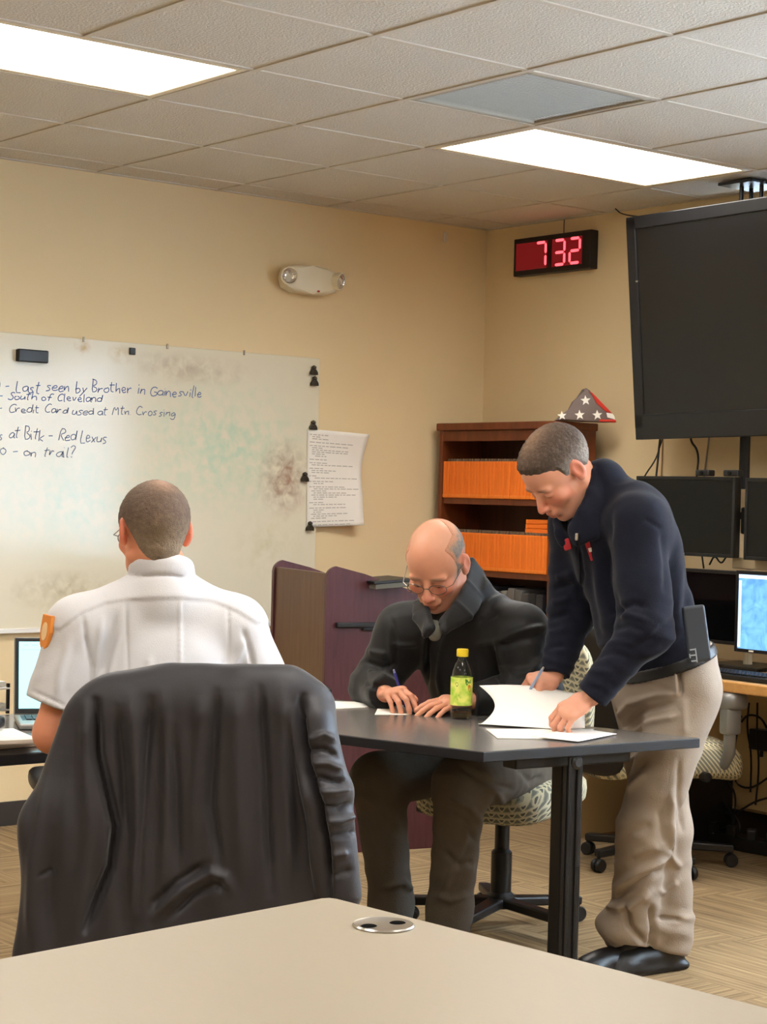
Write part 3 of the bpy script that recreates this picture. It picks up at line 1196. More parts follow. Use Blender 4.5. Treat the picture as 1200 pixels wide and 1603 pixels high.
# ------------------------------------------------------------------ folded flag on the bookcase
fl0, fla, flr = D(866, 657, 8.42), D(914, 609, 8.42), D(962, 662, 8.42)
fm = (fl0 + flr) / 2
fz = BZ + .031
flen = float(np.linalg.norm(flr - fl0))
fg = thing('folded_flag', 'folded triangular flag with white stars and red edge on top of the bookcase', 'flag', (fm[0], fm[1], fz), math.atan2(RT[1], RT[0]))
hh = 0.152
out = [(-flen / 2, 0), (-flen * .26, hh * .36), (-flen * .17, hh * .55), (-.012, hh * .97), (0.004, hh), (.02, hh * .93), (flen * .30, hh * .36), (flen * .47, hh * .07), (flen * .5, -.004 + .006), (flen * .36, 0)]
MX = Matrix.Rotation(PI / 2, 4, 'X')
MB().prism(out, -.035, .035, .010, MX).build('blue_field', mat('navy_cotton', (122, 108, 104), 0.9, var=.06, vscale=60, bump=.2), fg, smooth=True)


def star(c, r, rot=0.0):
    pts = []
    for k in range(10):
        a = PI / 2 + k * PI / 5 + rot
        rr = r if k % 2 == 0 else r * .42
        pts.append((c[0] + rr * math.cos(a), c[1] + rr * math.sin(a)))
    return pts


M_STAR = mat('white_embroidery', (245, 240, 230), 0.8)
for c, r in (((.0, hh * .63), .024), ((-.105, .024), .022), ((-.025, .029), .024), ((.055, .031), .024)):
    MB().prism(star(c, r, .1), .033, .0365, 0, MX).build('star', M_STAR, fg)
M_REDC = mat('red_cotton', (206, 62, 48), 0.9, bump=.2)
MB().prism([(.018, hh * .9), (.03, hh * .86), (flen * .44, hh * .26), (flen * .34, hh * .30), (.05, hh * .55)], .0, .040, .003, MX).build('red_stripe', M_REDC, fg)
MB().prism([(flen * .44, hh * .26), (flen * .47, hh * .19), (flen * .49, hh * .08), (flen * .36, hh * .14), (flen * .34, hh * .28)], .0, .038, .002, MX).build('white_stripe', M_STAR, fg)
MB().prism([(flen * .22, .001), (flen * .24, .012), (flen * .49, hh * .08), (flen * .51, .001)], -.03, .040, .003, MX).build('red_stripe', M_REDC, fg)

# ------------------------------------------------------------------ lectern
LN = np.array([-1.83, -1.17, 0])
lc = thing('lectern', 'dark mahogany slant-top lectern between the whiteboard and the seated man', 'lectern', LN, math.radians(-14.5))
LW, LD, LH = 0.60, 0.62, 1.125
arc = [(.055 - .055 * math.cos(a), LH - .045 + .045 * math.sin(a)) for a in np.linspace(0, PI * .42, 7)]
side = [(0, 0), (LD, 0), (LD, LH - .165)] + [(.30, LH - .075)] + [(.16, LH - .03)] + list(reversed(arc))
for y in (0.012, LW - .012):
    MB().prism(side, -.012, .012, .003, Matrix.Translation((0, y, 0)) @ MX).build('side_panel', M_MAHOG, lc)
MB().box((.018, LW / 2, (LH - .03) / 2 + .02), (.02, LW - .05, LH - .07), .002, seg=1).build('front_panel', M_MAHOG_LIT, lc)
MB().box((LD / 2 + .02, LW / 2, LH - .125), (LD - .08, LW - .05, .02), .002, rot=Matrix.Rotation(.20, 3, 'Y')).build('reading_surface', M_MAHOG, lc)
MB().box((LD / 2, LW / 2, .55), (LD - .06, LW - .05, .02), .002).build('inner_shelf', M_MAHOG, lc)
MB().box((LD / 2, LW / 2, .05), (LD - .04, LW - .05, .03), .002).build('bottom', M_MAHOG, lc)
h_ = MB().box((.19, -.010, .895), (.30, .020, .020), .004)
h_.box((.19, -.006, .880), (.07, .012, .016), .003)
h_.build('side_handle', M_BLACK, lc)
p = D(597, 903, 7.35)
t = thing('black_folder', 'black folder tilted on the lectern top', 'folder', (p[0], p[1], p[2] - .012), math.radians(-14.5))
MB().box((0, 0, 0), (.17, .24, .012), .003, rot=Matrix.Rotation(-.08, 3, 'Y')).build('cover', M_BLACK, t)
MB().box((.003, 0, -.016), (.155, .22, .020), .002, rot=Matrix.Rotation(-.08, 3, 'Y')).build('pages', mat('dim_paper', (120, 116, 104), .8), t)

# ------------------------------------------------------------------ television
TVW, TVH = 1.62, 0.955
TV = thing('television', 'large black flat television mounted high on the right wall', 'television', (0, 0, 0))
TV.location = (-0.335, -1.352 - TVW / 2, 2.162)
TV.rotation_euler = (math.radians(5.0), -.018, RW + .040)
M_TVB = mat('gloss_black_bezel', (20, 20, 22), 0.28)
M_SCREEN = mat('dark_screen', (14, 14, 15), 0.22, spec=0.6)
MB().box((0, .035, 0), (TVW, .05, TVH), .012, seg=3).build('shell', M_TVB, TV)
MB().box((0, .085, -.02), (TVW * .7, .06, TVH * .66), .02).build('rear_cover', M_BLACK, TV)
fr = MB()
for s in (-1, 1):
    fr.box((s * (TVW / 2 - .026), .004, .02), (.050, .016, TVH - .06), .004)
fr.box((0, .004, TVH / 2 - .028), (TVW - .004, .016, .054), .004)
fr.box((0, .004, -TVH / 2 + .055), (TVW - .004, .016, .108), .004)
fr.build('bezel', M_TVB, TV)
MB().box((0, .006, .028), (TVW - .10, .006, TVH - .155)).build('screen', M_SCREEN, TV)
MB().box((.0, -.005, -TVH / 2 + .06), (.05, .002, .012)).build('badge', M_CHROME, TV)
MB().cyl((-TVW / 2 + .048, -.006, .20), (-TVW / 2 + .048, .0, .20), .004, n=8).build('indicator', M_CHROME, TV)
t = thing('ceiling_pole_mount', 'black pole mount hanging the television from the ceiling', 'mount', (-.20, -1.86, 0))
MB().box((.0, -.0, 2.728), (.22, .18, .012), .002).build('ceiling_plate', M_DARK, t)
for dx, dy in ((-.03, .03), (.03, .03), (.0, -.05)):
    MB().cyl((dx, dy, 2.725), (dx, dy, 2.3), .009, n=8).build('hanger_rod', M_DARK, t)
MB().cyl((0, 0, 1.47), (0, 0, 2.45), .022, n=14).build('pole', M_DARK, t)
MB().box((-.02, 0, 2.16), (.06, .42, .32), .006).build('bracket', M_DARK, t)
M_CORD = mat('black_cord', (24, 23, 22), 0.6)


def cord(name, label, pts, r=.004, m=None, cat='cable'):
    # smooth the path a little
    P = [Vector([float(v) for v in q]) for q in pts]
    for _ in range(2):
        Q = [P[0]]
        for a, b in zip(P[:-1], P[1:]):
            Q += [a * .75 + b * .25, a * .25 + b * .75]
        Q.append(P[-1])
        P = Q
    return tag(MB().tube(P, r, 6).build(name, m or M_CORD, smooth=True), label, cat)


def pxc(pts, x):
    return [onx(a, b, x) for a, b in pts]


cord('tv_cable', 'black cable hanging straight below the left end of the television', pxc([(1035, 655), (1034, 676), (1031, 700), (1029, 724), (1026, 752), (1026, 790)], -.285), .005)
cord('tv_cable', 'thin cable slanting down from under the television toward the monitors', pxc([(1042, 655), (1040, 676), (1032, 700), (1026, 720), (1008, 745), (1002, 762)], -.280), .0035)
cord('tv_cable', 'pale cable pair hanging left of the television pole', pxc([(1037, 676), (1036, 720), (1034, 752), (1034, 790)], -.004), .0035, mat('tan_cable', (150, 120, 80), .6))
cord('tv_cable', 'short looped black cable curving into the television pole', pxc([(1080, 682), (1082, 693), (1090, 702), (1093, 718), (1091, 735), (1089, 760)], -.22), .005)
cord('tv_cable', 'grey cable hanging just right of the television pole', pxc([(1110, 676), (1106, 710), (1102, 740), (1100, 770)], -.004), .004, M_SILVER)
cord('ceiling_stay_cable', 'thin cable from the ceiling to the top left corner of the television', [onz(963, 327, H), D(973, 336, 8.3), TV.location + Vector((.02, TVW / 2 - .03, TVH / 2 - .01))], .003)

# ------------------------------------------------------------------ wall desk with monitors
DX, DZ = -0.80, 0.74
dk = thing('wall_desk', 'long oak-edged computer desk along the right wall', 'desk', (0, 0, 0))
DY0, DY1 = -1.42, -3.35
MB().box((DX / 2, (DY0 + DY1) / 2, DZ - .018), (-DX - .03, DY0 - DY1, .034), .003, seg=1).build('desktop', mat('desk_laminate', (170, 140, 100), .45, var=.06, vscale=30), dk)
MB().box((DX + .01, (DY0 + DY1) / 2, DZ - .020), (.022, DY0 - DY1, .042), .006).build('wood_edge', M_OAK, dk)
MB().box((-.43, DY0 - .02, .355), (.68, .025, .69), .002).build('end_panel', M_PANEL, dk)
MB().box((-.43, DY1 + .02, .355), (.68, .025, .69), .002).build('end_panel', M_PANEL, dk)
MB().box((-.16, (DY0 + DY1) / 2, .42), (.018, DY0 - DY1 - .09, .55), .002).build('modesty_panel', M_PANEL, dk)

ms = thing('monitor_stand', 'silver pole stand carrying the two upper monitors on the wall desk', 'stand', (-.27, -1.965, DZ))
MB().box((0, 0, .008), (.24, .30, .014), .004).build('base', M_DARK, ms)
MB().cyl((0, 0, .01), (0, 0, .66), .018, n=14).build('pole', mat('satin_pole', (196, 186, 166), .4, metal=.3), ms)
MB().box((-.012, 0, .60), (.06, .05, .11), .008).build('hub', M_DARK, ms)
MB().box((-.012, -.135, .426), (.03, .42, .046), .004).build('crossbar', mat('champagne_bar', (176, 158, 128), .4, metal=.3), ms)
MB().box((-.012, .0, .62), (.03, .70, .03), .004).build('crossbar', M_DARK, ms)
for s in (-1, 1):
    MB().box((-.022, s * .29, .62), (.022, .10, .10), .003).build('mount_plate', M_DARK, ms)

M_SCR2 = mat('glossy_screen', (7, 7, 8), 0.05, spec=0.3)


def mat_blue_screen():
    m = mat('lit_blue_screen', (20, 40, 70), 0.3)
    nt = m.node_tree
    tc = nt.nodes.new('ShaderNodeTexCoord')
    n = nt.nodes.new('ShaderNodeTexNoise')
    n.inputs['Scale'].default_value = 16
    n.inputs['Detail'].default_value = 6
    n.inputs['Distortion'].default_value = 1.2
    nt.links.new(tc.outputs['Object'], n.inputs['Vector'])
    cr = nt.nodes.new('ShaderNodeValToRGB')
    cr.color_ramp.elements[0].position = .35
    cr.color_ramp.elements[0].color = (.10, .30, .78, 1)
    cr.color_ramp.elements[1].position = .7
    cr.color_ramp.elements[1].color = (.24, .58, 1.0, 1)
    nt.links.new(n.outputs['Fac'], cr.inputs[0])
    b = nt.nodes['Principled BSDF']
    nt.links.new(cr.outputs[0], b.inputs['Emission Color'])
    b.inputs['Emission Strength'].default_value = 0.85
    return m


M_BLUE = mat_blue_screen()


def monitor(label, loc, tilt=0.0, yaw=0.0, w=.55, h=.33, scr=None, stand=True, toolbar=False):
    o = thing('computer_monitor', label, 'monitor', loc, 0)
    o.rotation_euler = (tilt, 0, RW + yaw)
    MB().box((0, .022, 0), (w, .034, h), .006).build('case', M_BLACK, o)
    f = MB()
    b = .014
    for s in (-1, 1):
        f.box((s * (w - b) / 2, .002, 0), (b, .008, h), .002, seg=1)
        f.box((0, .002, s * (h - b) / 2), (w - 2 * b, .008, b), .002, seg=1)
    f.build('bezel', M_TVB, o)
    sc = MB().box((0, .004, 0), (w - 2 * b, .004, h - 2 * b)).build('screen', scr or M_SCR2, o)
    if toolbar:
        MB().box((0, .0015, h / 2 - b - .008), (w - 2 * b, .001, .014)).build('menu_bar', mat('menu_white', (200, 220, 235), .4, emit=(.6, .75, .9), estr=.8), sc)
        MB().box((-w / 2 + b + .008, .0015, -.01), (.014, .001, h - 2 * b - .03)).build('tool_column', mat('menu_pale', (170, 205, 240), .4, emit=(.4, .62, .92), estr=.8), sc)
    MB().box((-.2 if toolbar else .0, -.0035, -h / 2 + b / 2), (.024, .002, .006)).build('badge', M_WHITE, o)
    if stand:
        MB().box((0, .055, -h * .25), (.05, .025, h * .9), .006).build('neck', M_SILVER, o)
        MB().lathe([(0, 0), (.10, 0), (.10, .008), (.02, .016), (0, .016)], (0, .05, -(loc[2] - DZ) + .001), 24).build('foot', M_SILVER, o)
    return o


monitor('upper dark monitor behind the standing man on the wall desk', (-.35, -1.668, 1.352))
m2 = monitor('upper dark monitor cut by the right edge of the frame', (-.36, -2.278, 1.349))
for o in SC.objects:
    if o.name.startswith('computer_monitor'):
        for c in [c for c in o.children if c.name.split('.')[0] in ('neck', 'foot')]:
            bpy.data.objects.remove(c)
monitor('lower dark monitor just behind the standing man radio', (-.36, -1.716, .985), w=.56, h=.30)
monitor('lower monitor showing a bright blue map at the right edge', (-.40, -2.292, .978), w=.58, h=.325, scr=M_BLUE, toolbar=True)
for y, lb in ((-1.775, 'small black webcam on top of the upper monitor, left one'), (-1.925, 'small black webcam on top of the upper monitor, right one')):
    t = thing('webcam', lb, 'webcam', (-.345, y, 1.518))
    MB().box((0, 0, .014), (.04, .075, .026), .005).build('body', M_BLACK, t)
    MB().cyl((-.02, 0, .014), (-.026, 0, .014), .008, n=12).build('lens', M_SCR2, t)
kb = thing('keyboard', 'black computer keyboard on the wall desk', 'keyboard', (-.66, -2.33, DZ), RW)
MB().box((0, 0, .010), (.46, .16, .018), .004).build('case', M_BLACK, kb)
km = MB().box((0, 0, 0), (.0165, .0165, .008), .002, seg=1).mesh('key')
for r in range(5):
    for c in range(22):
        link('key', km, M_DARK, kb).location = (-.211 + c * .0201, -.055 + r * .0255, .022)
# under the desk
t = thing('computer_tower', 'black computer tower on the floor under the wall desk', 'computer', (-.40, -1.765, 0), RW)
MB().box((0, .0, .17), (.17, .40, .32), .008).build('case', M_BLACK, t)
MB().box((0, -.205, .17), (.155, .012, .30), .004).build('front_panel', M_DARK, t)
for s in (-1, 1):
    MB().box((s * .07, 0, .006), (.02, .3, .012)).build('foot', M_BLACK, t)
p = onx(1192, 1158, -.19)
t = thing('power_adapter', 'black power adapter box fixed under the wall desk at the right edge', 'adapter', p)
MB().box((0, 0, 0), (.05, .10, .085), .006).build('body', M_BLACK, t)
MB().cyl((0, -.0, -.04), (0, 0, -.07), .008, n=8).build('plug', M_BLACK, t)
p = onx(1165, 1285, -.24)
t = thing('power_strip', 'black power strip with plugs on the floor under the wall desk', 'power strip', (-.30, p[1], 0), RW + .05)
MB().box((0, 0, .03), (.55, .07, .055), .006).build('body', M_BLACK, t)
for k in range(5):
    MB().box((-.2 + k * .1, -.02, .075), (.04, .05, .045), .006, rot=rotz(.2 * k)).build('plug', M_BLACK, t)
for k, (pts, lb) in enumerate((
        ([(1160, 1120), (1150, 1160), (1148, 1200), (1150, 1228), (1175, 1236), (1205, 1215)], 'looping black cable under the wall desk, the lowest loop'),
        ([(1172, 1100), (1168, 1140), (1176, 1180), (1174, 1240)], 'black cable hanging down under the wall desk beside the arm post'),
        ([(1160, 1130), (1170, 1118), (1190, 1122), (1200, 1140)], 'short arched black cable under the desktop at the right'),
        ([(1205, 1248), (1180, 1255), (1160, 1268), (1140, 1280)], 'black cable rising to the right above the power strip'),
        ([(1130, 1200), (1140, 1225), (1152, 1245), (1148, 1285)], 'black cable dropping behind the empty chair seat'),
        ([(1185, 1100), (1184, 1150), (1188, 1200), (1182, 1260)], 'thin black cable hanging at the right edge under the desk'),
        ([(1112, 1260), (1125, 1250), (1140, 1265), (1150, 1290), (1130, 1300), (1112, 1285), (1118, 1265)], 'tangled coil of black cable on the floor below the empty chair'),
        ([(1105, 1285), (1128, 1268), (1152, 1278), (1160, 1300), (1138, 1308), (1120, 1296)], 'second tangled coil of black cable below the empty chair'))):
    cord('desk_cable', lb, pxc(pts, -.20 - .012 * k), .006 if k > 5 else .0045)
for k, (pts, lb) in enumerate((([(1110, 884), (1118, 868), (1128, 884), (1136, 872)], 'black zigzag cable below the upper monitor'),
                               ([(1098, 868), (1101, 890)], 'short black cable behind the standing man below the upper monitor'))):
    cord('monitor_cable', lb, pxc(pts, -.24), .004)


# ------------------------------------------------------------------ task chairs
def fabric_pattern():
    m = mat('patterned_weave', (190, 180, 150), 0.95, bump=.3, bscale=300, spec=.1)
    nt = m.node_tree
    b = nt.nodes['Principled BSDF']
    tc = nt.nodes.new('ShaderNodeTexCoord')
    sx = nt.nodes.new('ShaderNodeSeparateXYZ')
    nt.links.new(tc.outputs['Object'], sx.inputs[0])

    def mth(op, a, bb=None):
        n = nt.nodes.new('ShaderNodeMath')
        n.operation = op
        for i, v in enumerate((a, bb)):
            if v is None:
                continue
            if isinstance(v, (int, float)):
                n.inputs[i].default_value = v
            else:
                nt.links.new(v, n.inputs[i])
        return n.outputs[0]
    u = mth('MULTIPLY', sx.outputs[0], 2 * PI / .034)
    vv = mth('ADD', sx.outputs[1], sx.outputs[2])
    v = mth('MULTIPLY', vv, 2 * PI / .019)
    su = mth('SINE', u)
    sv = mth('SINE', mth('ADD', v, mth('MULTIPLY', su, 1.3)))
    a = mth('ADD', mth('MULTIPLY', su, .5), mth('MULTIPLY', sv, .5))
    cr = nt.nodes.new('ShaderNodeValToRGB')
    cr.color_ramp.interpolation = 'CONSTANT'
    cr.color_ramp.elements[0].position = 0.0
    cr.color_ramp.elements[0].color = lin((126, 124, 112))
    cr.color_ramp.elements[1].position = 0.42
    cr.color_ramp.elements[1].color = lin((208, 198, 164))
    e = cr.color_ramp.elements.new(0.24)
    e.color = lin((160, 156, 136))
    e = cr.color_ramp.elements.new(0.82)
    e.color = lin((104, 104, 96))
    nt.links.new(mth('ADD', mth('MULTIPLY', a, .5), .5), cr.inputs[0])
    nt.links.new(cr.outputs[0], b.inputs['Base Color'])
    return m


M_FAB = fabric_pattern()
M_BFAB = mat('black_upholstery', (26, 26, 30), .95, bump=.3, bscale=300)


def task_chair(label, loc, facing, fab, back=(.44, .54, .58), seat_z=.47, arms=True, arm_fwd=0.02, arm_z=.66, base_rot=0.0, back_lean=.10, arm_mat=None, arm_x=.29, arm_len=.13, seat_t=.064, seat_r=.245):
    """local +y is the way the sitter faces"""
    rz = math.atan2(facing[1], facing[0]) - PI / 2
    t = thing('task_chair', label, 'chair', loc, rz)
    for k in range(5):
        a = base_rot + k * 2 * PI / 5
        c, s = math.cos(a), math.sin(a)
        b = MB()
        b.prism([(0.03, -.028), (.30, -.018), (.30, .018), (.03, .028)], 0, .03, .006, Matrix.Rotation(a, 4, 'Z') @ Matrix.Translation((0, 0, .075)) @ Matrix.Rotation(.06, 4, 'Y'))
        leg = b.build('base_leg', M_BLACK, t)
        q = Matrix.Rotation(PI / 2, 3, 'X')
        w = MB()
        for o in (-.012, .012):
            w.lathe([(0, -.008), (.022, -.009), (.026, -.004), (.026, .004), (.022, .009), (0, .008)], (c * .295 - s * o * 1.0, s * .295 + c * o, .027), 16, rotz(a) @ q)
        w.cyl((c * .295, s * .295, .03), (c * .295, s * .295, .075), .008, n=8)
        w.build('caster', M_BLACK, leg, smooth=True)
    MB().lathe([(0, .07), (.045, .07), (.045, .11), (.034, .12), (.034, .25), (.024, .26), (.024, seat_z - .09), (0, seat_z - .09)], (0, 0, 0), 20).build('gas_column', M_BLACK, t, smooth=True)
    mech = MB().box((0, -.02, seat_z - .075), (.18, .24, .045), .01)
    mech.build('tilt_mechanism', M_BLACK, t)
    lv = MB().cyl((.08, .02, seat_z - .085), (.25, .04, seat_z - .10), .006, n=8)
    lv.lathe([(0, -.02), (.018, -.018), (.02, 0), (.018, .018), (0, .02)], (.265, .042, seat_z - .10), 12, Matrix.Rotation(PI / 2, 3, 'Y'))
    lv.build('lever', M_BLACK, t, smooth=True)
    MB().box((0, 0, seat_z - .045), (.42, .42, .03), .012).build('seat_pan', M_BLACK, t)

    def waterfall(q):
        q.z -= .04 * max(0, q.y / .24) ** 3
        return q
    superell(MB(), (0, .01, seat_z + .045 - seat_t), (seat_r, seat_r, seat_t), .55, .45, 36, 14, waterfall).build('seat', fab, t, smooth=True)
    bw_, z0, bh = back[0] / 2, back[1], back[2]
    RB = Matrix.Translation((0, -.235, z0)) @ Matrix.Rotation(-back_lean, 4, 'X') @ Matrix.Rotation(0, 4, 'Z')

    def curve(q):
        q.y += -.10 * (1 - (q.x / bw_) ** 2) * .5 + .03
        q.x *= 1.0 - .16 * max(0, (q.z / (bh / 2))) ** 2
        return q
    RB = Matrix.Translation((0, -.255, z0)) @ Matrix.Rotation(back_lean, 4, 'X')
    superell(MB(), (0, 0, bh / 2), (bw_, .045, bh / 2), .35, .5, 36, 18, lambda q: curve(q), RB).build('backrest', fab, t, smooth=True)
    superell(MB(), (0, -.035, bh / 2), (bw_ * .93, .026, bh / 2 * .94), .35, .5, 32, 14, lambda q: curve(q), RB).build('back_shell', M_BLACK, t, smooth=True)
    MB().tube([(0, -.05, seat_z - .09), (0, -.24, seat_z - .08), (0, -.33, seat_z - .02), (0, -.345, z0 + .12), (0, -.345, z0 + bh * .5)], .022, 10).build('back_bar', M_BLACK, t, smooth=True)
    if arms:
        for s in (-1, 1):
            am = arm_mat or M_BLACK
            p_ = MB().tube([(s * .14, arm_fwd, seat_z - .06), (s * (arm_x - .03), arm_fwd, seat_z - .055), (s * arm_x, arm_fwd, seat_z - .01), (s * arm_x, arm_fwd, arm_z - .03)], .024, 10)
            p_.box((s * arm_x, arm_fwd, (seat_z + arm_z) / 2 + .02), (.055, .07, arm_z - seat_z - .08), .012)
            post = p_.build('arm_post', am, t, smooth=True)
            superell(MB(), (s * arm_x, arm_fwd + .01, arm_z), (.045, arm_len, .022 if arm_len > .1 else .034), .6, .7, 24, 10).build('arm_pad', am, post, smooth=True)
    return t


# ------------------------------------------------------------------ tables
def t_leg(name, top, foot_dir, height, length, m, parent, w=.072, d=.055):
    q = rotz(math.atan2(foot_dir[1], foot_dir[0]))
    b = MB().box((top[0], top[1], height / 2 + .02), (w, d, height - .03), .008, rot=q)
    x = MB()
    o = b.build(name, m, parent)
    gq = q @ Vector((0, -d / 2, 0))
    for s in (-1, 1):
        g = q @ Vector((s * w * .22, -d / 2 - .002, 0))
        MB().box((top[0] + g.x, top[1] + g.y, height / 2 + .02), (.012, .006, height - .06), .002, rot=q, seg=1).build('rib', m, o)
    MB().box((top[0], top[1], .03), (length, .07, .04), .012, rot=q).build('foot_bar', m, o)
    MB().box((top[0], top[1], height - .02), (length * .8, .06, .03), .004, rot=q).build('support_arm', m, o)
    return o


TA, TB = np.array([-2.924, -3.317]), np.array([-2.176, -3.398])
TV_ = unit(np.array([-0.27, 0.963])) * 1.36
TC, TD = TB + TV_, TA + TV_
wt = thing('work_table', 'charcoal grey work table that two men are signing papers on', 'table', (0, 0, 0))
pts2 = [tuple(p) for p in (TA, TB, TC, TD)]
MB().prism(pts2, .712, .7385, .002).build('edge_band', M_EDGE, wt)
MB().prism([tuple(np.array(p) + (np.mean(pts2, 0) - np.array(p)) * .006) for p in pts2], .7384, .740, 0).build('tabletop', M_GREYTOP, wt)
lg = (TA + TB) / 2 + TV_ / 1.36 * .13 + np.array([.0, 0.0])
LEGP = D(888, 1192, 5.10)
t_leg('leg', (LEGP[0], LEGP[1]), unit(TB - TA), .712, .50, M_DARK, wt)
lg2 = (TC + TD) / 2 - TV_ / 1.36 * .2
t_leg('leg', (lg2[0], lg2[1]), unit(TB - TA), .712, .50, M_DARK, wt)
pk = D(901, 1193, 5.03)
MB().lathe([(0, 0), (.018, 0), (.02, .006), (.012, .012), (0, .012)], pk, 16, Matrix.Rotation(PI / 2, 3, 'X')).build('tightening_knob', M_BLACK, wt)

# left desk
ld = thing('side_table', 'dark table with a laptop at the left edge of the frame', 'table', (0, 0, 0))
LX0, LX1, LY0, LY1 = -5.05, -3.36, -2.785, -2.05
MB().box(((LX0 + LX1) / 2, (LY0 + LY1) / 2, .725), (LX1 - LX0, LY1 - LY0, .027), .003).build('edge_band', M_EDGE, ld)
MB().box(((LX0 + LX1) / 2, (LY0 + LY1) / 2, .7392), (LX1 - LX0 - .008, LY1 - LY0 - .008, .0016)).build('tabletop', M_GREYTOP, ld)
for x in (LX0 + .2, LX1 - .2):
    t_leg('leg', (x, (LY0 + LY1) / 2), (0, 1), .712, .55, M_DARK, ld)

# foreground table
FA = np.array([-4.319, -4.494])
fu, fv = unit(np.array([-.635, -.076])), unit(np.array([.084, -.847]))
ft = thing('foreground_table', 'pale beige laminate table filling the bottom of the frame', 'table', (0, 0, 0))
fl, fw_ = 1.60, 1.25
corn = [FA + fu * .02, FA + fu * .006 + fv * .006, FA + fv * .02, FA + fv * fw_, FA + fv * fw_ + fu * fl, FA + fu * fl]
MB().prism([tuple(p) for p in corn], .711, .740, .004).build('tabletop', M_BEIGE, ft)
MB().prism([tuple(p + (np.mean(corn, 0) - p) * .003) for p in corn], .7095, .7115, 0).build('underside', M_EDGE, ft)
for k in (.2, fl - .2):
    c = FA + fu * k + fv * fw_ / 2
    t_leg('leg', (c[0], c[1]), fv, .712, .8, M_DARK, ft)
p = onz(600, 1449, .741)
gm = thing('cable_grommet', 'round silver cable grommet with two dark holes in the foreground table', 'grommet', (p[0], p[1], .740))
MB().lathe([(0, 0), (.047, 0), (.048, .002), (.046, .0045), (.041, .0035), (0, .0035)], (0, 0, 0), 40).build('plate', M_CHROME, gm, smooth=True)
for (px, py) in ((577, 1449), (622, 1444)):
    q = onz(px, py, .744) - p
    superell(MB(), (q[0], q[1], .0036), (.0135, .012, .0018), 1, 1, 16, 6).build('cable_hole', mat('hole_black', (8, 8, 8), .9, spec=.05), gm)

# ------------------------------------------------------------------ things on the tables
TZ = .7402


def sheet_flat(name, label, corners, z, thick=.0006, cat='paper', m=None, curl=0.0, group=None):
    c = [np.array(onz(px, py, z)) for px, py in corners]
    o = np.mean(c, 0)

    def fn(u, v):
        q = (c[0] * (1 - u) + c[1] * u) * (1 - v) + (c[3] * (1 - u) + c[2] * u) * v - o
        q = q + np.array([0, 0, thick + curl * (u - .5) ** 2 * 4 * v])
        return q
    ob = MB().grid(fn, 8, 8).build(name, m or M_PAPER, smooth=True)
    ob.location = (o[0], o[1], z)
    s = ob.modifiers.new('thick', 'SOLIDIFY')
    s.thickness = thick
    s.offset = -1
    return tag(ob, label, cat, group)


sheet_flat('paper_sheet', 'small white note paper under the writing hand of the seated man', [(586, 1119), (640, 1119), (640, 1104), (594, 1103)], TZ)
sheet_flat('paper_sheet', 'white paper sheet at the far left end of the charcoal table', [(500, 1112), (577, 1108), (566, 1100), (500, 1098)], TZ, .003)
sheet_flat('paper_sheet', 'flat white sheet with a pointed corner under the standing man hand', [(905, 1161), (965, 1149), (900, 1139), (830, 1153)], TZ + .004, .0008)
sheet_flat('paper_sheet', 'flat white sheet under the curled page, nearest the table edge', [(778, 1156), (900, 1158), (930, 1142), (760, 1142)], TZ, .0025)
# curled page and the pad below it
PA, PB, PC_, PD_ = D(750, 1137, 5.40), D(880, 1139, 5.32), D(935, 1122, 5.55), D(800, 1122, 5.66)
pg = thing('curled_page', 'big white page curling up over the papers beside the green-label bottle', 'paper', (PA[0], PA[1], TZ + .006))


def curlfn(u, v):
    # u: left free edge (0) to right, held edge (1); v: near edge (0) to far edge (1)
    left = np.array(D(748 + 28 * math.sin(v * PI) * .9 + 2 * v, 1137 - 64 * v, 5.40 + .10 * v))
    right = np.array(D(915, 1139 - 50 * v, 5.30 + .30 * v))
    q = left * (1 - u) + right * u
    q = q + np.array([0, 0, .014 * math.sin(u * PI) * v - .006 * math.sin(u * PI) * (1 - v)])
    q[2] = max(q[2], TZ + .006)
    return q - np.array([PA[0], PA[1], TZ + .006])


o = MB().grid(curlfn, 16, 20).build('page', M_PAPER, pg, smooth=True)
s = o.modifiers.new('thick', 'SOLIDIFY')
s.thickness = .0012

# phone under the seated man's left hand
p = onz(676, 1116, TZ)
t = thing('phone', 'flat black phone on the table under the seated man left hand', 'phone', (p[0], p[1], TZ), math.radians(-35))
MB().box((0, 0, .006), (.155, .078, .011), .004).build('case', M_BLACK, t)
MB().box((0, 0, .0118), (.145, .068, .0008)).build('screen', M_SCR2, t)

# bottle
p = onz(721, 1125, TZ)
bt = thing('drink_bottle', 'clear plastic drink bottle with yellow cap and lime green label', 'bottle', (p[0], p[1], TZ))
BK = 0.205 / 0.205
M_PET = mat('clear_plastic', (250, 252, 250), 0.03, trans=1.0, ior=1.3, spec=.5)
MB().lathe([(0, .004), (.020, .001), (.029, .004), (.0325, .014), (.0325, .030), (.031, .034), (.0325, .038), (.0325, .125), (.0315, .132), (.029, .146), (.022, .166), (.0145, .178), (.0135, .186), (.0135, .200),
            (.0122, .200), (.0122, .186), (.0132, .177), (.0208, .165), (.0278, .145), (.0303, .131), (.0312, .124), (.0312, .038), (.0298, .034), (.0312, .030), (.0312, .0145), (.028, .0055), (0, .0055)], (0, 0, 0), 36).build('body', M_PET, bt, smooth=True)
MB().lathe([(0, .187), (.0172, .187), (.0178, .189), (.0178, .207), (.0165, .2095), (0, .2095)], (0, 0, 0), 28).build('cap', mat('yellow_cap', (238, 206, 40), .4), bt, smooth=True)


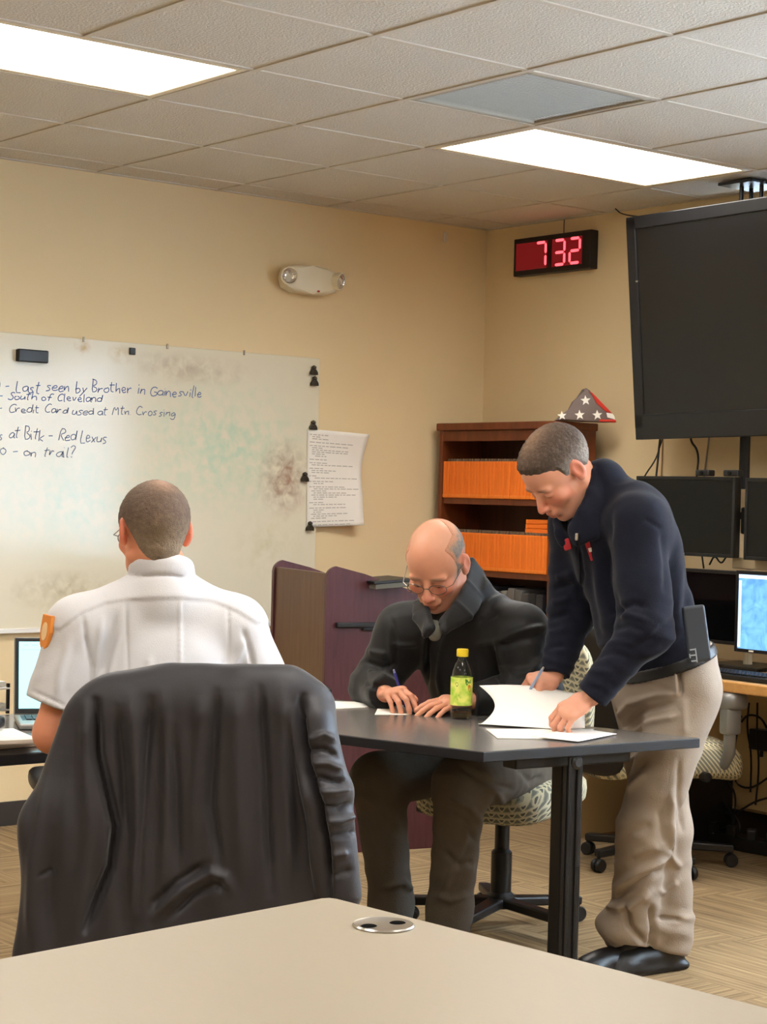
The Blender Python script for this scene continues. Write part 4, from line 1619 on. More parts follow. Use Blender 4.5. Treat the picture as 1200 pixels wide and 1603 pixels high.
def label_mat():
    m = mat('lime_label', (196, 218, 66), .4)
    nt = m.node_tree
    tc = nt.nodes.new('ShaderNodeTexCoord')
    n = nt.nodes.new('ShaderNodeTexNoise')
    n.inputs['Scale'].default_value = 32
    n.inputs['Detail'].default_value = 3
    nt.links.new(tc.outputs['Object'], n.inputs['Vector'])
    cr = nt.nodes.new('ShaderNodeValToRGB')
    cr.color_ramp.elements[0].position = .38
    cr.color_ramp.elements[0].color = lin((176, 220, 60))
    cr.color_ramp.elements[1].position = .62
    cr.color_ramp.elements[1].color = lin((246, 248, 130))
    nt.links.new(n.outputs['Fac'], cr.inputs[0])
    nt.links.new(cr.outputs[0], nt.nodes['Principled BSDF'].inputs['Base Color'])
    return m


lb = MB().lathe([(.0332, .042), (.0332, .126), (.0328, .126), (.0328, .042)], (0, 0, 0), 36).build('label', label_mat(), bt, smooth=True)


def label_patch(pts, m):
    # patch wrapped on the label; pts = (angle from the view direction, height)
    a0 = math.atan2(-FW[1], -FW[0])
    mb = MB()
    vs = [mb.bm.verts.new((.0334 * math.cos(a0 + a), .0334 * math.sin(a0 + a), z)) for a, z in pts]
    mb.bm.faces.new(vs)
    mb.build('print', m, lb)


M_LEAF = mat('leaf_green', (70, 140, 44), .5)
M_FRUIT = mat('fruit_orange', (224, 140, 50), .5)
label_patch([(.25, .122), (.45, .120), (.62, .121), (.85, .120), (.85, .108), (.6, .110), (.45, .102), (.3, .110)], M_LEAF)
label_patch([(.55, .102), (.7, .106), (.9, .100), (.95, .088), (.8, .082), (.6, .088)], M_FRUIT)
label_patch([(-.7, .108), (-.5, .112), (-.3, .104), (-.5, .098)], M_LEAF)
label_patch([(-.6, .07), (-.3, .075), (-.1, .066), (-.4, .058)], mat('leaf_light', (120, 186, 60), .5))
MB().lathe([(0, .0062), (.027, .0062), (.0305, .014), (.0305, .020), (0, .020)], (0, 0, 0), 28).build('liquid', mat('amber_drink', (150, 120, 70), .05, trans=.8, ior=1.33), bt, smooth=True)

# laptop on the left table
lf = np.array([.403, .915, 0])
lr = np.array([.915, -.403, 0])
hl = onz(23, 1118, .757)
hc = hl + lr * .155
lp = thing('laptop', 'open silver laptop with a pale blue screen before the white-shirted man', 'laptop', (hc[0], hc[1], TZ), math.atan2(lr[1], lr[0]))
MB().box((0, -.115, .009), (.315, .22, .015), .005).build('base', M_SILVER, lp)
kbp = MB().box((0, -.085, .0165), (.285, .105, .001)).build('keyboard_deck', M_DARK, lp)
km2 = MB().box((0, 0, 0), (.016, .016, .003), .001, seg=1).mesh('laptop_key')
for r in range(5):
    for c in range(14):
        link('key', km2, M_BLACK, kbp).location = (-.1235 + c * .019, -.123 + r * .019, .0182)
LQ = Matrix.Rotation(math.radians(-14), 3, 'X')
lid = MB().box((0, .007, .115), (.315, .008, .222), .004)
bmesh.ops.transform(lid.bm, matrix=LQ.to_4x4(), verts=lid.bm.verts[:])
for v in lid.bm.verts:
    v.co.z += .012
lido = lid.build('lid', M_SILVER, lp)
fr = MB()
fr.box((0, .0025, .115), (.309, .001, .216))
scn = MB().box((0, .0018, .117), (.288, .001, .192))
for q, nm, mm in ((fr, 'screen_border', M_BLACK), (scn, 'screen', mat('pale_screen', (150, 220, 240), .3, emit=(.30, .74, .84), estr=.85))):
    bmesh.ops.transform(q.bm, matrix=LQ.to_4x4(), verts=q.bm.verts[:])
    for v in q.bm.verts:
        v.co.z += .012
    q.build(nm, mm, lido)
q = MB()
rnd = random.Random(3)
for k in range(11):
    q.box((-.125 + .025 * k, .001, .203), (.012 + .008 * rnd.random(), .0006, .003))
q.box((0, .001, .190), (.27, .0006, .0012))
bmesh.ops.transform(q.bm, matrix=LQ.to_4x4(), verts=q.bm.verts[:])
for v in q.bm.verts:
    v.co.z += .012
q.build('screen_toolbar', mat('toolbar_blue', (110, 170, 190), .5, emit=(.25, .55, .68), estr=.9), lido)
# paper pile, black case and paper tray at the left edge
for k, lbx in enumerate(('lowest loose paper stack at the left edge of the side table', 'middle loose paper stack at the left edge of the side table', 'topmost white papers at the left edge of the side table')):
    z = TZ + .0005 + k * .0125
    c = onz(12, 1172 - 4 * k, z)
    tag(MB().box((0, 0, .006), (.30, .215, .011), .001, seg=1, rot=rotz(.05 - .12 * k)).build('paper_stack', [mat('cream_paper', (226, 210, 190), .8), M_PAPER, M_PAPER][k]), lbx, 'paper', 'papers on the side table')
    ob = SC.objects['paper_stack' if k == 0 else 'paper_stack.%03d' % k]
    ob.location = (c[0] - .06, c[1] + .10, z)
c = onz(5, 1145, TZ + .04)
t = thing('glasses_case', 'black oblong case on the papers at the left edge', 'case', (c[0] - .05, c[1] + .06, TZ + .039), .15)
superell(MB(), (0, 0, .018), (.085, .035, .018), .5, .6, 24, 10).build('body', M_BLACK, t, smooth=True)
MB().box((0, -.034, .018), (.03, .004, .006), .001).build('clasp', M_CHROME, t)
c = onz(4, 1118, TZ)
t = thing('paper_tray', 'pale desk tray left of the laptop', 'tray', (c[0] - .14, c[1] + .10, TZ), .1)
for z in (.012, .075):
    MB().box((0, 0, z), (.30, .24, .006), .002).build('shelf', M_WHITE, t)
    MB().box((0, 0, z + .012), (.28, .22, .014)).build('papers', M_PAPER, t)
for sx in (-1, 1):
    for sy in (-1, 1):
        MB().box((sx * .145, sy * .115, .045), (.008, .008, .088)).build('post', M_BLACK, t)
c = onz(516, 1093, TZ)
t = thing('computer_mouse', 'dark rounded mouse at the far left end of the charcoal table', 'mouse', (c[0], c[1] + .05, TZ), .6)
superell(MB(), (0, 0, .016), (.055, .032, .018), .8, .8, 24, 12).build('shell', M_BLACK, t, smooth=True)
MB().box((.03, 0, .031), (.02, .006, .006), .002).build('wheel', M_SILVER, t)

# ------------------------------------------------------------------ people: shared anatomy
def frame(f, up=(0, 0, 1)):
    f = unit(f)
    r = unit(np.cross(f, up))
    u = np.cross(r, f)
    return np.stack([r, f, u], 1)        # columns: right, forward, up


def head_prims(S, c, R, k=.018, face=True, sc=1.0):
    c = np.asarray(c, float)

    def w(p):
        return c + R @ (np.asarray(p, float) * sc)

    def el(p, r, k_=k, sub=0, rot=None):
        S.ell(w(p), np.asarray(r) * sc, R if rot is None else R @ rot, k_, sub)

    def cp(a, b, ra, rb=None, k_=.008, sub=0):
        S.cap(w(a), w(b), ra * sc, None if rb is None else rb * sc, k_, sub)
    el((0, -.016, .034), (.077, .099, .086))
    el((0, .020, .030), (.070, .072, .078))
    el((0, .026, -.035), (.061, .066, .080))
    el((0, .034, -.078), (.049, .050, .036))
    if not face:
        return
    el((0, .074, -.098), (.021, .017, .016), .02)                      # chin
    for s in (-1, 1):
        cp((s * .056, -.006, -.060), (s * .026, .062, -.092), .016, .014, .02)   # jaw line
        el((s * .043, .062, -.026), (.024, .022, .020), .02)           # cheek bone
        el((s * .030, .079, .016), (.026, .013, .010), .014)           # brow
        el((s * .031, .096, -.006), (.017, .016, .012), .012, 1)       # eye socket
        el((s * .031, .078, -.005), (.0155, .0125, .0125), .004)       # lids
        el((s * .031, .093, -.0095), (.012, .006, .0022), .002, 1)      # opening below the lid
    cp((0, .088, .006), (0, .112, -.034), .0085, .0125, .010)          # nose
    for s in (-1, 1):
        el((s * .0125, .102, -.038), (.0085, .011, .008), .006)
        el((s * .007, .112, -.0455), (.0035, .006, .003), .003, 1)
        cp((s * .021, .094, -.040), (s * .032, .082, -.066), .0018, .0015, .008, 1)    # fold beside the mouth
    el((0, .090, -.062), (.027, .014, .016), .014)
    el((0, .101, -.0625), (.021, .0065, .0048), .005)                  # upper lip
    el((0, .099, -.0735), (.018, .0068, .0052), .005)                  # lower lip
    cp((-.024, .0955, -.0685), (.024, .0955, -.0685), .0014, None, .003, 1)
    el((0, .088, -.084), (.014, .008, .004), .008, 1)
    for s in (-1, 1):                                                  # ears
        ry = .42 * s
        rot = np.array([[math.cos(ry), -math.sin(ry), 0], [math.sin(ry), math.cos(ry), 0], [0, 0, 1]])
        el((s * .082, -.012, .001), (.0095, .019, .032), .008, 0, rot)
        el((s * .079, -.008, -.024), (.008, .012, .012), .008)
        el((s * .0905, -.009, .004), (.006, .0105, .019), .004, 1, rot)


def eyeballs(person, c, R, sc=1.0):
    c = np.asarray(c, float)
    iris = lin((70, 84, 90))
    for s in (-1, 1):
        E_ = Sdf()
        p = c + R @ np.array([s * .031, .0775, -.0055]) * sc
        E_.ell(p, (.0118 * sc,) * 3)
        look = R @ unit(np.array([0, .85, -.5]))

        def col(V, p=p, look=look):
            d = (V - p) @ look / (.0118 * sc)
            o = np.tile(np.array(lin((225, 215, 205))[:3]), (len(V), 1))
            o[d > .86] = iris[:3]
            o[d > .95] = (.01, .01, .01)
            return o
        sdf_object('eye', E_, .0028, M_EYE, person, color=col)


def hand_prims(S, wrist, d, n, side, curls, sc=1.0, thumb=(.6, .7, .35), spread=.06, thumb_curl=.3):
    wrist = np.asarray(wrist, float)
    d = unit(d)
    n = unit(np.asarray(n) - (np.asarray(n) @ d) * d)
    lat = np.cross(n, d) * side
    kn = wrist + d * .092 * sc
    S.ell(wrist + d * .05 * sc, (.040 * sc, .054 * sc, .0155 * sc), np.stack([lat, d, n], 1), .012)
    S.cap(wrist + d * .075 * sc + lat * .024 * sc, wrist + d * .075 * sc - lat * .026 * sc, .0145 * sc, .012 * sc, .01)
    lens = [(.043, .027, .021), (.047, .030, .022), (.043, .028, .021), (.034, .021, .018)]
    tips = []
    for i in range(4):
        off = (.0295, .0100, -.0100, -.0285)[i]
        b = wrist + d * (.086, .091, .087, .079)[i] * sc + lat * off * sc - n * .002
        a = 0.0
        p = b
        dd = unit(d + lat * spread * (1.5 - i))
        r = (.0096, .0098, .0093, .0082)[i] * sc
        S.ell(b + n * .004 * sc, (r * 1.06,) * 3, None, .007)
        for j in range(3):
            a += curls[i][j]
            v = dd * math.cos(a) - n * math.sin(a)
            q = p + v * lens[i][j] * sc
            S.cap(p, q, r * (1 - .07 * j), r * (1 - .07 * (j + 1)), .0035 if j == 0 else .003)
            p = q
        tips.append(p)
    tb = wrist + d * .028 * sc + lat * .026 * sc - n * .006 * sc
    tv = unit(d * thumb[0] + lat * thumb[1] - n * thumb[2])
    t1 = tb + tv * .042 * sc
    S.cap(tb, t1, .0155 * sc, .0125 * sc, .012)
    tv2 = unit(tv + d * thumb_curl - lat * thumb_curl)
    t2 = t1 + tv2 * .032 * sc
    S.cap(t1, t2, .0118 * sc, .0105 * sc, .004)
    tv3 = unit(tv2 + d * thumb_curl - lat * thumb_curl)
    t3 = t2 + tv3 * .025 * sc
    S.cap(t2, t3, .0105 * sc, .0085 * sc, .004)
    return tips, t3


M_SKIN = mat_attr('skin', .48, bump=.06, bscale=500, sss=.12, spec=.4)
M_HAIR = mat_attr('cropped_hair', .75, bump=.8, bscale=520, spec=.2)
M_EYE = mat_attr('eye', .15)
M_WIRE = mat('spectacle_wire', (120, 112, 104), .3, metal=.9)
M_SPEC = mat('spectacle_lens', (255, 255, 255), .02, trans=1.0, ior=1.05)


def lc3(c):
    return np.array(lin(c)[:3])


def mixc(a, b, t):
    t = np.clip(t, 0, 1)[:, None]
    return a * (1 - t) + b * t


def sstep(a, b, x):
    t = np.clip((x - a) / (b - a), 0, 1)
    return t * t * (3 - 2 * t)


def skin_color(c, R, base, ruddy, sc=1.0, stubble=.25, bald=None):
    base, ruddy = lc3(base), lc3(ruddy)
    c = np.asarray(c, float)

    def f(V):
        q = (V - c) @ R / sc
        x, y, z = q[:, 0], q[:, 1], q[:, 2]
        near = np.linalg.norm(q, axis=1) < .17
        C = np.tile(base, (len(V), 1))
        nz = noise3(V * 90, 3) * .5 + noise3(V * 30, 5) * .5
        C = C * (1 + .05 * nz)[:, None]
        red = np.exp(-((x / .016) ** 2 + ((y - .108) / .02) ** 2 + ((z + .034) / .018) ** 2))
        red = np.maximum(red, .7 * np.exp(-(((np.abs(x) - .045) / .022) ** 2 + ((z + .03) / .022) ** 2)) * (y > .03))
        red = np.maximum(red, .5 * (np.abs(x) > .0735) * sstep(-.04, -.02, z) * (z < .04))
        C = np.where(near[:, None], mixc(C, ruddy, red), C)
        lips = np.exp(-((x / .022) ** 4 + ((z + .068) / .009) ** 4)) * (y > .09)
        C = np.where(near[:, None], mixc(C, lc3((176, 96, 84)), lips * .7), C)
        brow = np.exp(-(((np.abs(x) - .031) / .019) ** 4 + ((z - .019 + .15 * (np.abs(x) - .03) ** 2 * 20) / .0048) ** 4)) * (y > .055)
        C = np.where(near[:, None], mixc(C, lc3((104, 82, 64)), brow * .75), C)
        lash = np.exp(-(((np.abs(x) - .031) / .014) ** 4 + ((z + .0085) / .0022) ** 2)) * (y > .075)
        C = np.where(near[:, None], mixc(C, lc3((70, 46, 38)), lash * .7), C)
        if stubble:
            st = sstep(-.045, -.07, z) * sstep(-.02, .02, y) * (z > -.125) * (1 - lips)
            C = np.where(near[:, None], mixc(C, lc3((150, 118, 100)), st * stubble * (.6 + .4 * nz)), C)
        if bald is not None:
            C = np.where(near[:, None], mixc(C, bald[0], bald[1](x, y, z)), C)
        return C
    return f


HL_Y = [-.13, -.06, -.045, -.02, .000, .012, .022, .032, .050, .070, .10]


def hair(person, c, R, zline, thick, colfn, sc=1.0, name='hair', neck=None):
    """close-cropped hair: a thin shell over the skull above a hairline zline(y)"""
    S = Sdf()
    head_prims(S, c, R, face=False, sc=sc)
    if neck is not None:
        S.cap(np.asarray(c) + R @ np.array([0, -.03, -.05]) * sc, neck[0], neck[1], neck[2], .03)
        S.cut(np.asarray(c) + R @ np.array([0, 0, -.10]) * sc, -R[:, 2], .2)
    c = np.asarray(c, float)

    def post(P, d):
        q = (P - c) @ R / sc
        zl = np.interp(q[:, 1], HL_Y, zline)
        zl = zl + .004 * noise3(P * 110, 9) + np.where(q[:, 1] < -.02, .45 * np.maximum(0, np.abs(q[:, 0]) - .025), 0)
        t = thick * np.clip((q[:, 2] - zl) / .022, -1.2, 1.0) * (1 + .28 * noise3(P * 300, 2))
        if name == 'hair_fringe':
            t = np.minimum(t, thick * np.clip((np.abs(q[:, 0]) - .045 + np.maximum(0, -q[:, 1] - .02) * 1.2 + (.075 - q[:, 2]) * .5) / .02, -1.2, 1))
        return d - np.where(t > 0, t, t - .002)
    sdf_object(name, S, .0035, M_HAIR, person, post=post, color=colfn)


def folds(lst, base=.002, seed=0, scale=(9, 9, 9)):
    sc = np.array(scale, float)

    def f(V, N):
        d = base * (1 - 2 * np.abs(noise3(V * sc, seed))) + base * .5 * noise3(V * sc * 2.7, seed + 1)
        for (c, dr, wl, amp, rad) in lst:
            q = V - np.asarray(c)
            w = np.exp(-(np.einsum('ij,ij->i', q, q) / rad ** 2))
            ph = (q @ unit(dr)) * 2 * PI / wl + 2.2 * noise3(V * 14, seed + 7)
            s = np.sin(ph)
            d = d + amp * w * (s * .5 + .5) ** 1.5 - amp * w * .5
        return d
    return f


def person(label, base):
    return thing('person', label, 'person', (base[0], base[1], base[2]))


def shoe(person_, ankle, toe_dir, m, name='shoe', z0=0.0):
    S = Sdf()
    d = unit((toe_dir[0], toe_dir[1], 0))
    lat = np.array([-d[1], d[0], 0])
    R = np.stack([lat, d, (0, 0, 1)], 1)
    a = np.array([ankle[0], ankle[1], z0])
    S.box(a + d * .06 + np.array([0, 0, .014]), (.045, .145, .013), R, .012)
    S.ell(a + d * .055 + np.array([0, 0, .045]), (.043, .135, .040), R, .02)
    S.ell(a + d * .145 + np.array([0, 0, .035]), (.045, .062, .034), R, .02)
    S.ell(a - d * .03 + np.array([0, 0, .055]), (.037, .055, .055), R, .02)
    S.cap(a - d * .005 + np.array([0, 0, .06]), a - d * .01 + np.array([0, 0, .13]), .042, .045, .02)
    S.cut(a + np.array([0, 0, .001]), (0, 0, -1), .4)
    return sdf_object(name, S, .006, m, person_)


def glasses(person_, c, R, sc=1.0, m=None):
    c = np.asarray(c, float)

    def w(p):
        return c + R @ (np.asarray(p, float) * sc) - np.array(person_.location)
    mb = MB()
    for s in (-1, 1):
        ring = [w((s * .033 + .025 * math.cos(a), .104 - .006 * abs(math.cos(a)) * (1 if math.cos(a) * s > 0 else 0), -.006 + .0165 * math.sin(a))) for a in np.linspace(0, 2 * PI, 24, endpoint=False)]
        mb.tube(ring, .0013, 6, closed=True)
        mb.tube([w((s * .058, .098, -.001)), w((s * .073, .085, .001)), w((s * .080, .03, .004)), w((s * .083, -.012, .010)), w((s * .083, -.028, -.008))], .0013, 6)
    mb.tube([w((-.008, .105, -.003)), w((0, .110, .001)), w((.008, .105, -.003))], .0012, 6)
    g = mb.build('glasses', m or M_WIRE, person_, smooth=True)
    for s in (-1, 1):
        lb_ = MB()
        ring = [w((s * .033 + .0245 * math.cos(a), .1035, -.006 + .016 * math.sin(a))) for a in np.linspace(0, 2 * PI, 24, endpoint=False)]
        lb_.bm.faces.new([lb_.bm.verts.new(Vector([float(v) for v in p])) for p in ring])
        o = lb_.build('lens', M_SPEC, g, fix=False)
        so = o.modifiers.new('thick', 'SOLIDIFY')
        so.thickness = .0012


def pen(name, label, a, b, m, m2):
    a, b = np.array(a), np.array(b)
    t = thing(name, label, 'pen', a)
    v = b - a
    MB().cyl((0, 0, 0), v * .10, .0006, .0042, 10).build('tip', m2, t, smooth=True)
    MB().cyl(v * .10, v * .98, .0045, .0045, 12).build('barrel', m, t, smooth=True)
    MB().cyl(v * .98, v * 1.06, .0036, .003, 10).build('button', m2, t, smooth=True)
    return t


# ================================================================== the standing man in the navy fleece
SF = np.array([-1.0, .05, 0])
SL = np.array([-.05, -1.0, 0])       # his left, toward the camera
s_pel = D(1047, 1062, 5.52)
s_neck = D(944, 760, 5.48)
s_head = D(873, 738, 5.45)
s_a = unit(s_neck - s_pel)
s_f = unit(SF - (SF @ s_a) * s_a)
SR = np.stack([SL, s_f, s_a], 1)
sh_l, el_l, wr_l = D(997, 822, 5.33), D(1010, 985, 5.25), D(925, 1091, 5.27)
sh_r, el_r, wr_r = D(905, 825, 5.64), D(898, 950, 5.68), D(868, 1058, 5.61)
hip_l, hip_r = s_pel + SL * .095 - np.array([0, 0, .03]), s_pel - SL * .095 - np.array([0, 0, .03])
kn_l, kn_r = D(1008, 1295, 5.40), D(1040, 1300, 5.52)
an_l, an_r = onz(985, 1520, .0) + np.array([0, 0, .09]), onz(1044, 1516, 0) + np.array([0, 0, .09])
hF = unit(np.array([-.64, .12, -.76]))
s_HR = frame(hF, (-.76, .1, .64))
S_SC = 1.07
p_st = person('standing man in a navy fleece and khaki trousers bending over the table to sign', (an_l + an_r) / 2 * np.array([1, 1, 0]))
B = Sdf()
head_prims(B, s_head, s_HR, sc=S_SC)
B.cap(s_head + s_HR @ np.array([0, -.03, -.05]), s_neck + s_a * -.02, .056, .062, .03)
for f_ in ((.12, .075, .10, -.02), (.145, .095, .17, .40), (.12, .085, .15, .18), (.13, .09, .12, .02)):
    B.ell(s_pel + s_a * f_[3], f_[:3], SR, .05)
for sh, el, wr in ((sh_l, el_l, wr_l), (sh_r, el_r, wr_r)):
    B.cap(s_pel + s_a * .50, sh, .06, .05, .04)
    B.cap(sh, el, .048, .038, .02)
    B.cap(el, wr, .038, .027, .02)
for hp, kn, an in ((hip_l, kn_l, an_l), (hip_r, kn_r, an_r)):
    B.cap(hp, kn, .075, .05, .04)
    B.cap(kn, an, .048, .034, .02)
    B.ell(an + SF * .06 - np.array([0, 0, .05]), (.03, .08, .025), frame(SF), .02)
dl = D(890, 1113, 5.26) - wr_l
hand_prims(B, wr_l, dl, (-.35, -.45, .85), -1, [(.55, .75, .5), (.62, .8, .5), (.68, .8, .5), (.7, .8, .5)], 1.0, thumb=(.75, .35, .55))
dr = D(836, 1068, 5.56) - wr_r
tips_s, th_s = hand_prims(B, wr_r, dr, (-.30, -.45, .85), 1, [(.75, .9, .4), (.9, 1.0, .6), (1.0, 1.1, .7), (1.1, 1.1, .7)], 1.0, thumb=(.85, .35, .45))
sdf_object('body', B, .0036, M_SKIN, p_st, color=skin_color(s_head, s_HR, (214, 152, 124), (206, 112, 92), sc=S_SC, stubble=.35))
eyeballs(p_st, s_head, s_HR, S_SC)


def s_hair_col(V):
    q = (V - s_head) @ s_HR / S_SC
    n = noise3(V * 160, 4) * .5 + noise3(V * 420, 8) * .5
    C = mixc(np.tile(lc3((82, 69, 60)), (len(V), 1)), lc3((142, 132, 122)), sstep(.07, .00, q[:, 2]) + .25 * n)
    C = mixc(C, lc3((164, 132, 108)), .75 * np.exp(-((q[:, 0] / .035) ** 2 + ((q[:, 1] + .01) / .06) ** 2)) * (q[:, 2] > .09))
    return C * (1 + .30 * n)[:, None]


hair(p_st, s_head, s_HR, [-.075, -.070, -.045, .005, .014, .004, .006, .040, .056, .066, .080], .0078, s_hair_col, sc=S_SC)
# fleece
J = Sdf()
J.ell(s_pel + s_a * .40, (.190, .128, .20), SR, .05)
J.ell(s_pel + s_a * .50, (.165, .100, .11), SR, .05)
J.ell(s_pel + s_a * .20 + s_f * .015, (.165, .132, .20), SR, .05)
J.ell(s_pel + s_a * .06 + s_f * .01, (.170, .128, .09), SR, .05)
for sh, el, wr in ((sh_l, el_l, wr_l), (sh_r, el_r, wr_r)):
    J.cap(s_pel + s_a * .47, sh, .085, .082, .05)
    J.cap(sh, el, .084, .070, .04)
    cuff = wr + (wr - el) * .02
    J.cap(el, cuff, .068, .046, .03)
    ax = unit(wr - el)
    J.cap(el * .55 + sh * .45, el, .074, .072, .03)
J.cap(s_neck - s_a * .06, s_neck + s_a * .005, .088, .074, .03)
COL_UP = [D(938, 724, 5.53), D(930, 742, 5.44), D(924, 770, 5.395), D(912, 800, 5.375), D(897, 826, 5.37)]
COL_LO = [D(966, 752, 5.52), D(962, 780, 5.42), D(948, 808, 5.385), D(926, 836, 5.37), D(905, 848, 5.37)]
FAR_UP = [D(936, 724, 5.54), D(905, 760, 5.60), D(882, 795, 5.57), D(873, 815, 5.52), D(874, 832, 5.48)]
FAR_LO = [D(960, 752, 5.55), D(915, 790, 5.62), D(892, 815, 5.60), D(882, 835, 5.54), D(884, 850, 5.48)]


def cloth_band(S_, up, lo, r, k):
    for i in range(len(up) - 1):
        for t0 in np.linspace(0, 1, 8):
            S_.cap(up[i] * (1 - t0) + lo[i] * t0, up[i + 1] * (1 - t0) + lo[i + 1] * t0, r, r, k)


for sh, el, wr in ((sh_l, el_l, wr_l), (sh_r, el_r, wr_r)):
    J.cut(wr - unit(wr - el) * .004, wr - el, .085)
J.ell(s_neck + s_a * .05 + s_f * .075, (.045, .05, .075), SR, .012, 1)
cloth_band(J, COL_UP, COL_LO, .013, .012)
cloth_band(J, FAR_UP, FAR_LO, .012, .012)
J.cut(s_pel + s_a * .015, -s_a + np.array([0, 0, -.25]), .30)
S_CR = [([(955, 795), (948, 850), (950, 915), (962, 955), (972, 978)], -0.0161, 8.1), ([(938, 800), (933, 860), (938, 930), (950, 985)], 0.0069, 8.1),
        ([(1008, 812), (1034, 828)], -0.0046, 3.6), ([(1034, 830), (1042, 880), (1040, 930)], -0.0069, 5.4), ([(1054, 830), (1062, 900), (1060, 960)], 0.0069, 8.1), ([(1078, 890), (1072, 960)], -0.0069, 7.2),
        ([(962, 958), (990, 945), (1012, 950)], -0.0115, 5.4), ([(958, 968), (985, 962), (1015, 972)], 0.0092, 5.4), ([(955, 985), (985, 980), (1010, 990)], -0.0080, 5.4), ([(930, 1010), (970, 1004), (1000, 1012)], 0.0069, 5.4),
        ([(925, 1028), (960, 1022), (985, 1030)], -0.0069, 5.4), ([(912, 1052), (945, 1050), (962, 1056)], 0.0057, 4.5), ([(918, 1075), (948, 1082)], -0.0046, 4.5),
        ([(868, 905), (900, 898)], 0.0080, 5.4), ([(864, 922), (898, 914)], -0.0092, 4.5), ([(862, 945), (892, 936)], 0.0080, 5.4), ([(860, 968), (890, 960)], -0.0092, 4.5), ([(858, 992), (886, 985)], 0.0080, 5.4), ([(856, 1015), (882, 1010)], -0.0080, 4.5),
        ([(905, 850), (912, 900), (905, 940)], -0.0069, 3.6), ([(922, 890), (928, 950), (938, 1000)], -0.0069, 7.2), ([(890, 880), (898, 930), (915, 985)], 0.0057, 8.1), ([(985, 1015), (1020, 1000), (1060, 960)], -0.0069, 6.3), ([(1000, 1030), (1040, 1015), (1075, 975)], 0.0069, 7.2)]
M_FLEECE = mat('navy_fleece', (27, 29, 40), .95, var=.12, vscale=120, bump=.35, bscale=420, sheen=.10, spec=.15)
sdf_object('jacket', J, .0055, M_FLEECE, p_st, disp=creases(S_CR, folds([
    (el_l, wr_l - sh_l, .055, .005, .11), (el_l + (wr_l - el_l) * .6, wr_l - el_l, .045, .003, .09), (el_r, wr_r - sh_r, .05, .005, .11),
    (wr_r, wr_r - el_r, .04, .006, .10), (s_pel + s_a * .10, s_a + SL * .4, .08, .010, .15), (sh_l - SL * .03 - s_a * .03, s_f + s_a * .3, .10, .006, .10),
    (el_r * .5 + sh_r * .5, wr_r - sh_r + SL * .1, .05, .004, .10)], .0025, 11)))
# zip and emblem badges
M_EMB = mat('red_embroidery', (176, 40, 48), .8)
for c, lb_ in ((D(925, 860, 5.2), 'red and white chest emblem'), (D(887, 852, 5.2), 'red chest emblem')):
    # project on to the chest surface along the view
    best = None
    for dep in np.linspace(5.15, 5.75, 240):
        px = P_ = CAM + (c - CAM) / 5.2 * dep
        d_ = J.ev(P_[None, None, :], P_[None, :], .01)[0, 0]
        if d_ < .001:
            best = P_
            break
    if best is None:
        continue
    nrm = -unit(best - CAM) * .4 + s_f * .6 + SL * .2
    R3 = Matrix(np.stack([np.cross(unit(np.cross(s_a, nrm)), unit(nrm)) * -1, unit(np.cross(s_a, nrm)), unit(nrm)], 1).tolist())
    loc = best - np.array(p_st.location) + unit(nrm) * .002
    em = MB().box(loc, (.066 if 'white' in lb_ else .034, .024, .006), .003, rot=R3).build('emblem', M_EMB, p_st)
    em['label'] = lb_
    if 'white' in lb_:
        MB().box(loc + unit(nrm) * .004, (.012, .012, .004), .001, rot=R3).build('emblem_centre', M_STAR, em)


def on_sdf(S_, px, py, d0, d1):
    r_ = ray(px, py)
    for dep in np.linspace(d0, d1, 260):
        P_ = CAM + r_ * dep
        if S_.ev(P_[None, None, :], P_[None, :], .01)[0, 0] < .0015:
            return P_
    return None


zq = [on_sdf(J, px, py, 5.1, 5.8) for px, py in ((903, 836), (905, 852), (906, 870), (907, 890), (908, 915))]
zq = [v - np.array(p_st.location) for v in zq if v is not None]
if len(zq) > 1:
    zz = MB().tube(zq, .0035, 6).build('zip', M_DARK, p_st, smooth=True)
    MB().box(zq[0] + np.array([-.004, -.004, -.008]), (.010, .010, .022), .003).build('zip_pull', M_CHROME, zz)
# trousers
M_KHAKI = mat('khaki_cotton', (154, 140, 126), .85, var=.06, vscale=22, bump=.25, bscale=260, spec=.2)
T = Sdf()
T.ell(s_pel + np.array([-.012, 0, -.02]), (.162, .126, .15), SR, .05)
T.ell(s_pel + s_a * .05, (.160, .125, .08), SR, .05)
T.ell(s_pel + SF * .006 + SL * .06 - np.array([0, 0, .055]), (.085, .095, .115), frame(SF), .05)
T.ell(s_pel + SF * .006 - SL * .06 - np.array([0, 0, .055]), (.085, .095, .115), frame(SF), .05)
for hp, kn, an in ((hip_l, kn_l, an_l), (hip_r, kn_r, an_r)):
    T.cap(hp + SF * .015, kn, .096, .078, .04)
    T.cap(kn, an + np.array([0, 0, .0]), .076, .072, .03)
    T.ell(an + SF * .035 + np.array([0, 0, .055]), (.070, .085, .050), frame(SF), .04)
    T.cut(an + np.array([0, 0, -.035]) - SF * .0, np.array([0, 0, -1]) + SF * .25, .2)
T.cut(s_pel + s_a * .075, s_a, .3)
